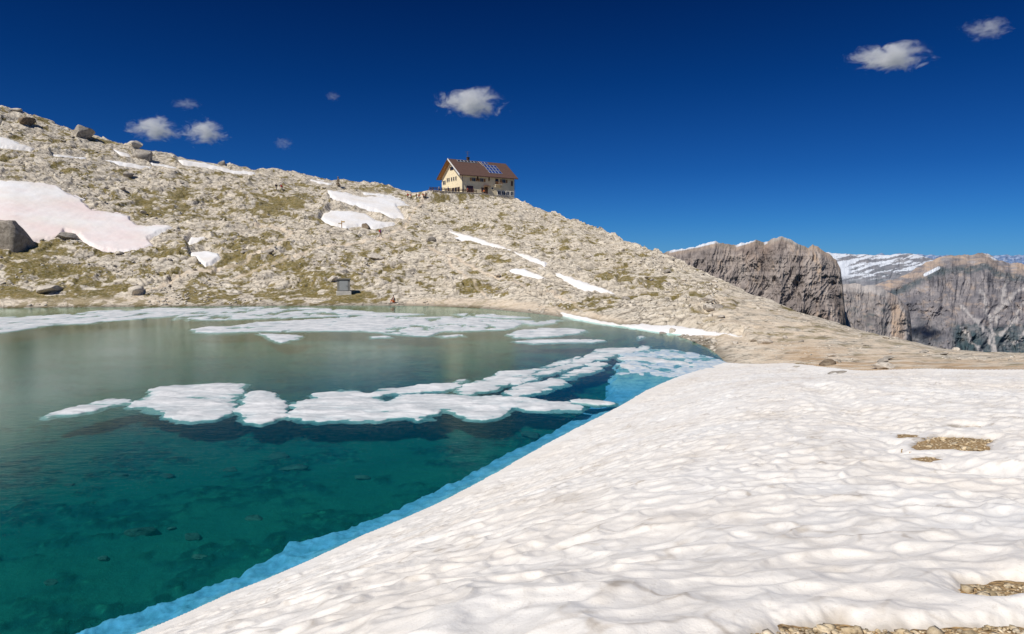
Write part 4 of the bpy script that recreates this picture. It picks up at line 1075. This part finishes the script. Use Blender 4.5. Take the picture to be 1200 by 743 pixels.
# benches and tables on the terrace
def picnic(u, v, lab):
    x, y = hutw(u, v)
    t = empty('picnic_table', (x, y, hz - .02), HUT['th'] + .1, lab, 'picnic table', 'picnic tables on the hut terrace')
    MB().box(-.9, .9, -.38, .38, .72, .78, .01).build('tabletop', M_WOOD, t)
    for s in (-1, 1):
        MB().box(-.9, .9, s * .72 - .14, s * .72 + .14, .42, .47, .01).build('bench', M_WOOD, t)
        MB().bar((s * .7, -.75, 0), (s * .7, -.2, .72), .05).bar((s * .7, .75, 0), (s * .7, .2, .72), .05).bar((s * .7, -.7, .4), (s * .7, .7, .4), .05).build('leg', M_WOOD, t)
picnic(-4, 1.5, 'timber picnic table nearest the gable of the hut'); picnic(-7.5, 3.5, 'timber picnic table midway along the terrace fence'); picnic(-11, 1.5, 'timber picnic table at the outer end of the terrace')

# ------------------------------------------------------------------ stone cabin, signpost, cairn
x, y, z = hill_point(403, 346)
cab = empty('stone_cabin', (x, y, z), .25, 'small grey box-like cabin on a white stone base near the far shore', 'cabin')
k = y / FPX
w_, h_ = 15 * k, 19 * k
M_CAB = plain('weathered_grey_concrete', (.27, .255, .225), .9, .1, .22, 1.5)
MB().box(-w_ / 2 - .15, w_ / 2 + .15, -.15, w_ * .9 + .15, -.8, h_ * .22, .05).build('base', M_PALE_ := plain('white_stone_base', (.58, .55, .49), .9, .1, .2, 2), cab)
MB().box(-w_ / 2, w_ / 2, 0, w_ * .9, h_ * .22 + .003, h_ * .93, .03).build('wall', M_CAB, cab)
MB().box(-w_ / 2 - .12, w_ / 2 + .12, -.14, w_ * .9 + .12, h_ * .93 + .003, h_, .03).build('roof', plain('dark_grey_slab', (.17, .16, .14), .8, .2, .15), cab)
d = MB().box(-w_ * .32, w_ * .32, -.05, -.004, h_ * .27, h_ * .86).build('door', plain('pale_grey_panel', (.36, .37, .36), .6, .3, .12), cab)
MB().box(w_ * .22, w_ * .26, -.09, -.052, h_ * .5, h_ * .58).build('handle', M_METAL, d)
x, y, z = hill_point(400.5, 266)
sp = empty('signpost', (x, y, z), .1, 'wooden signpost standing in front of the lower snow patch', 'signpost')
MB().bar((0, 0, -.2), (0, 0, 2.0), .09).build('post', M_WOOD, sp)
MB().box(-.1, .75, -.12, -.095, 1.55, 1.85, .005).build('sign_board', plain('yellow_wood_board', (.55, .36, .12), .7, .2), sp)
MB().box(-.8, .1, .095, .12, 1.2, 1.45, .005).build('sign_board', plain('pale_wood_board', (.50, .42, .28), .7, .2), sp)
x, y, z = hill_point(396, 219)
cn = empty('cairn', (x, y, z), 0, 'tall brown cairn of stacked stones on the skyline above the snow', 'cairn')
zz_ = 0
for k in range(6):
    s = 1.7 - k * .24; V, F = rock_verts(9000 + k, 3, (s, s * .9, .62)); V[:, 2] += zz_ + .25; V[:, 0] += r_.uniform(-.1, .1); zz_ += .48
    link('stone', np_mesh('stone', V, F), MAT_BROWN, cn)

# ------------------------------------------------------------------ people
SKIN = plain('skin', (.45, .27, .19), .6, .3, .05)
HAIR = plain('dark_hair', (.03, .02, .015), .7, .2, .05)
cloth = {}
def cmat(c):
    if c not in cloth: cloth[c] = plain('cloth', c, .85, .1, .1, 6)
    return cloth[c]
def skin_mesh(name, verts, edges, radii, root=0, sub=1):
    me = bpy.data.meshes.new(name); me.from_pydata(verts, edges, [])
    o = bpy.data.objects.new(name, me); col.objects.link(o)
    o.modifiers.new('skin', 'SKIN')
    sv = me.skin_vertices[0].data
    for i, r in enumerate(radii):
        sv[i].radius = (r, r) if not isinstance(r, tuple) else r; sv[i].use_root = (i == root)
    o.modifiers['skin'].use_smooth_shade = True
    s = o.modifiers.new('sub', 'SUBSURF'); s.levels = sub; s.render_levels = sub
    dg = bpy.context.evaluated_depsgraph_get(); dg.update()
    m2 = bpy.data.meshes.new_from_object(o.evaluated_get(dg))
    bpy.data.objects.remove(o); bpy.data.meshes.remove(me); m2.name = name
    return m2
def person(loc, rz, lab, pose, top, legs, pack=None, hair=HAIR, scale=1.0, group=None, hat=None):
    root = empty('person', loc, rz, lab, 'person', group); root.scale = (scale,) * 3
    # faces -Y
    if pose == 'sit':
        hip, kn, ft = .24, [(-.17, -.40, .50), (.17, -.42, .46)], [(-.16, -.62, .07), (.18, -.70, .07)]
        el, ha = [(-.30, -.12, .50), (.30, -.16, .48)], [(-.20, -.36, .55), (.22, -.38, .50)]
    elif pose == 'walk':
        hip, kn, ft = .95, [(-.10, -.16, .52), (.11, .06, .50)], [(-.10, -.20, .09), (.11, .34, .13)]
        el, ha = [(-.27, .14, 1.14), (.27, -.10, 1.14)], [(-.28, -.02, .90), (.26, -.32, .98)]
    elif pose == 'bend':
        hip, kn, ft = .85, [(-.12, -.14, .48), (.13, -.10, .48)], [(-.12, -.02, .09), (.14, .04, .09)]
        el, ha = [(-.24, -.48, .88), (.24, -.48, .88)], [(-.14, -.62, .66), (.14, -.62, .66)]
    else:
        hip, kn, ft = .95, [(-.11, -.03, .52), (.12, -.02, .52)], [(-.13, .03, .09), (.14, .02, .09)]
        el, ha = [(-.27, .03, 1.14), (.28, .02, 1.14)], [(-.26, -.12, .92), (.22, -.20, .98)]
    b_ = .12 if pose == 'sit' else 0
    ly = -.42 if pose == 'bend' else (-.06 if pose == 'sit' else 0)
    lz = -.16 if pose == 'bend' else 0
    hipc = (0, b_ * .3, hip); chest = (0, ly * .7, hip + .36 + lz * .5); neck = (0, ly, hip + .55 + lz); head0 = (0, ly * 1.1 - .01, hip + .66 + lz * 1.1); head1 = (0, ly * 1.2 - .02, hip + .80 + lz * 1.2)
    shl = [(-.19, ly * .95, hip + .50 + lz), (.19, ly * .95, hip + .50 + lz)]
    V = [hipc, chest, neck, head0, head1]; E = [(0, 1), (1, 2), (2, 3), (3, 4)]; Rr = [(.155, .11), (.165, .115), .058, .085, .088]
    for s in (0, 1):
        n = len(V)
        V += [shl[s], el[s], ha[s], (ha[s][0] * .95, ha[s][1] - .09, ha[s][2] - .07)]; E += [(1, n), (n, n + 1), (n + 1, n + 2), (n + 2, n + 3)]; Rr += [.062, .046, .034, .03]
        n = len(V)
        hx_ = (-.10, .10)[s]
        V += [(hx_, hipc[1] - .01, hip - .06), kn[s], ft[s], (ft[s][0], ft[s][1] - .16, ft[s][2] - .045)]; E += [(0, n), (n, n + 1), (n + 1, n + 2), (n + 2, n + 3)]; Rr += [.088, .062, .045, .038]
    link('body', skin_mesh('body', V, E, Rr), SKIN, root)
    jv = [hipc, chest, (0, ly * .97, hip + .53 + lz)]; je = [(0, 1), (1, 2)]; jr = [(.178, .135), (.185, .138), .075]
    for s in (0, 1):
        n = len(jv); w0 = [el[s][i] * .25 + ha[s][i] * .75 for i in range(3)]
        jv += [shl[s], el[s], tuple(w0)]; je += [(1, n), (n, n + 1), (n + 1, n + 2)]; jr += [.08, .062, .05]
    link('jacket', skin_mesh('jacket', jv, je, jr), cmat(top), root)
    tv = [(0, hipc[1], hip + .04)]; te = []; tr_ = [(.172, .13)]
    for s in (0, 1):
        n = len(tv); hx_ = (-.10, .10)[s]; an = [kn[s][i] * .15 + ft[s][i] * .85 for i in range(3)]
        tv += [(hx_, hipc[1] - .01, hip - .07), kn[s], tuple(an)]; te += [(0, n), (n, n + 1), (n + 1, n + 2)]; tr_ += [.105, .078, .06]
    link('trousers', skin_mesh('trousers', tv, te, tr_), cmat(legs), root)
    for s in (0, 1): MB().ball((ft[s][0], ft[s][1] - .07, ft[s][2] - .03), .07, (.75, 1.9, .9)).build('boot', M_DARKW, root, True)
    MB().ball((head1[0], head1[1] + .02, head1[2] + .035), .108, (.92, 1.0, .85)).build('hat' if hat else 'hair', cmat(hat) if hat else hair, root, True)
    if pack: MB().box(-.17, .17, chest[1] + .12, chest[1] + .36, chest[2] - .22, chest[2] + .28, .06).build('backpack', cmat(pack), root, True)
    return root
def ground(px, py): return hill_point(px, py)
BLK, RED, BLU, ORG, GRY, TAN, WHT, KHA = (.03, .03, .04), (.45, .04, .035), (.06, .12, .36), (.62, .16, .04), (.18, .18, .2), (.34, .25, .16), (.65, .63, .60), (.16, .14, .08)
person(ground(324, 224.5), 1.2, 'hiker in dark clothes walking ahead on the upper slope at left', 'walk', BLK, GRY, BLK)
person(ground(330.5, 225), 1.2, 'hiker in red with a red backpack following on the upper slope', 'walk', RED, BLK, RED)
person(ground(446, 279), 2.6, 'hiker in blue climbing the path below the lower snow patch', 'walk', BLU, TAN, RED)
gp = 'hikers gathered on the path left of the hut'
for px, py, rz, tp, lg, pk, ps, lab in [(478, 233, .5, RED, BLK, BLK, 'stand', 'person in red top, leftmost of the group by the hut path'), (482, 234, 2.0, GRY, BLK, RED, 'walk', 'person in grey with a red backpack in the path group'), (488, 233, 4.0, TAN, GRY, None, 'stand', 'person in tan jacket in the path group left of the hut'),
                                         (491, 234, .2, RED, KHA, None, 'bend', 'person in red bending down in the path group'), (496, 233, 1.0, ORG, BLK, BLK, 'walk', 'person in orange jacket nearest the terrace in the path group'), (499, 234, 3.0, RED, BLK, GRY, 'stand', 'person in red jacket with a grey backpack by the terrace corner')]:
    person(ground(px, py), rz, lab, ps, tp, lg, pk, group=gp)
for u, v, tp, ps, lab in [(-2.2, -1.6, BLK, 'stand', 'person in black standing by the fence near the hut corner'), (1.2, -1.7, RED, 'stand', 'person in red standing in front of the red framed window'), (-6.0, -1.3, BLU, 'stand', 'person in blue behind the middle of the terrace fence'), (-9.2, -.9, WHT, 'stand', 'person in white behind the outer terrace fence'), (7.6, -1.8, ORG, 'walk', 'person in orange walking towards the hut door')]:
    X, Yw = hutw(u, v); person((X, Yw, hz - .15 - max(0, u - 6) * .13), r_.uniform(0, 6), lab, ps, tp, BLK, group='people on the hut terrace')
x, y, z = ground(461.5, 355.5); person((x, y, z), -.4, 'person in black top and orange trousers sitting on the far shore', 'sit', BLK, ORG)

# ------------------------------------------------------------------ clouds (volumes)
def cloud(px, py, wp_, hp_, D, lab, dens, thr, seed):
    x, y, z = [float(v) for v in at_d(px, py, D)]
    k = D / FPX
    V, F = ICO[3]; V = V.copy() * np.array([wp_ * k / 2, wp_ * k * .35, hp_ * k / 2])
    N = NT('cloud_vapour')
    oc = N.objc()
    un = N.mapping(oc, (2 / (wp_ * k), 2 / (wp_ * k * .7), 2 / (hp_ * k)))
    ln = N.n('ShaderNodeVectorMath', {0: un}, operation='LENGTH')
    ns = N.n('ShaderNodeTexNoise', {'Vector': N.mapping(oc, (1, 1, 1.7)), 'Scale': 3.2 / (wp_ * k) * 2.0, 'Detail': 9.0, 'Roughness': .70, 'Distortion': .9}, noise_dimensions='4D'); ns.inputs['W'].default_value = seed * 3.7
    fall = N.math('SUBTRACT', 1.0, (ln, 'Value'), clamp=True)
    fall = N.math('POWER', fall, .8)
    d = N.math('SUBTRACT', N.math('ADD', N.math('MULTIPLY', fall, 1.0), N.math('MULTIPLY', (ns, 'Fac'), 2.3)), thr + .70)
    d = N.math('MULTIPLY', N.math('MAXIMUM', d, 0.0), dens * .42 / (hp_ * k))
    vol = N.n('ShaderNodeVolumeScatter', {'Color': (1, 1, 1, 1), 'Density': d, 'Anisotropy': .0})
    N.t.links.new(vol.outputs[0], N.out.inputs['Volume'])
    o = link('cloud', np_mesh('cloud', V, F), N.m, smooth=True); o.location = (x, y, z)
    tag(o, lab, 'cloud', 'small clouds in the blue sky')
cloud(553, 120, 124, 50, 3000, 'brightest puffy cloud above the mountain hut', 40, 1.02, 1)
cloud(181, 151, 92, 44, 3000, 'puffy cloud just over the left ridge, left of a pair', 30, 1.0, 2)
cloud(240, 155, 78, 46, 3000, 'slanting cloud over the left ridge, right of a pair', 30, 1.0, 3)
cloud(1043, 67, 150, 42, 3000, 'flat puffy cloud at upper right', 30, 1.02, 4)
cloud(1156, 34, 84, 36, 3000, 'thin wispy cloud at the top right', 9, 1.0, 5)
cloud(217, 122, 56, 18, 3000, 'faint wisp of cloud above the pair over the left ridge', 3, 1.0, 6)
cloud(390, 113, 26, 18, 3000, 'tiny faint wisp of cloud between the ridge and the hut cloud', 4, 1.0, 7)
cloud(332, 168, 34, 24, 3000, 'small faint wisp of cloud above the middle ridge', 4, 1.0, 8)

# ------------------------------------------------------------------ light, sky, camera
SUN_EL = R(50); sdir = np.array([-.65, -.76]); sdir /= np.linalg.norm(sdir)
sun_vec = np.array([sdir[0] * math.cos(SUN_EL), sdir[1] * math.cos(SUN_EL), math.sin(SUN_EL)])
from mathutils import Vector
ld_ = bpy.data.lights.new('sun', 'SUN'); ld_.energy = 4.3; ld_.angle = R(.53); ld_.color = (1, .955, .88)
so = bpy.data.objects.new('sun', ld_); col.objects.link(so)
so.rotation_euler = Vector(sun_vec).to_track_quat('Z', 'Y').to_euler(); so.location = (-60, -60, 120)
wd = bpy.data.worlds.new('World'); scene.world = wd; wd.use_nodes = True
nt = wd.node_tree; nt.nodes.clear()
out = nt.nodes.new('ShaderNodeOutputWorld'); bg = nt.nodes.new('ShaderNodeBackground'); sky = nt.nodes.new('ShaderNodeTexSky')
sky.sky_type = 'NISHITA'; sky.sun_disc = False; sky.sun_elevation = SUN_EL; sky.sun_rotation = math.atan2(sdir[0], sdir[1])
sky.altitude = 2600; sky.air_density = 1.0; sky.dust_density = .1; sky.ozone_density = 3.0
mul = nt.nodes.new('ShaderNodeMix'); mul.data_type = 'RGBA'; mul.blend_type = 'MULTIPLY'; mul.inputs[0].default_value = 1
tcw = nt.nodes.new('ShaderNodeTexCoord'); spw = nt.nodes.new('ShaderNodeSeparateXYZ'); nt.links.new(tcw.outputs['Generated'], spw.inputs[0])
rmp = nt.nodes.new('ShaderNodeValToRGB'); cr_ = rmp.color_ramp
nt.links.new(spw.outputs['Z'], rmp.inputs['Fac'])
SKY_STOPS = [(0.0, (.115, .33, .70)), (.05, (.072, .285, .62)), (.12, (.038, .215, .52)), (.24, (.011, .145, .40)), (.36, (.003, .090, .285)), (.60, (.25, .50, .75)), (1.0, (.30, .55, .80))]  # sky above the frame made paler and brighter to fill the snow shading
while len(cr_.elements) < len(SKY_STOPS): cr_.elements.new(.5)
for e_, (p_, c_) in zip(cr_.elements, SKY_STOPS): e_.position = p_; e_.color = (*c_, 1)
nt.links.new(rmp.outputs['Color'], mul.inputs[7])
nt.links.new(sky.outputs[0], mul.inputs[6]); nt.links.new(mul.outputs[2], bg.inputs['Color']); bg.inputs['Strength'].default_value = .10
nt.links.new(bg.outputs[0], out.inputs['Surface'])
cam = bpy.data.cameras.new('camera'); cam.sensor_fit = 'HORIZONTAL'; cam.sensor_width = 36; cam.lens = 36 * FPX / 1200
cam.clip_start = .1; cam.clip_end = 150000
co = bpy.data.objects.new('camera', cam); col.objects.link(co); co.location = (0, 0, HC); co.rotation_euler = (math.pi / 2 - PITCH, 0, 0)
scene.camera = co
scene.view_settings.view_transform = 'Standard'; scene.view_settings.look = 'None'; scene.view_settings.exposure = 0; scene.view_settings.gamma = 1
cy = scene.cycles
cy.caustics_reflective = False; cy.caustics_refractive = False
cy.max_bounces = 8; cy.diffuse_bounces = 3; cy.glossy_bounces = 3; cy.transparent_max_bounces = 12; cy.volume_bounces = 10
try: cy.use_denoising = True
except Exception: pass
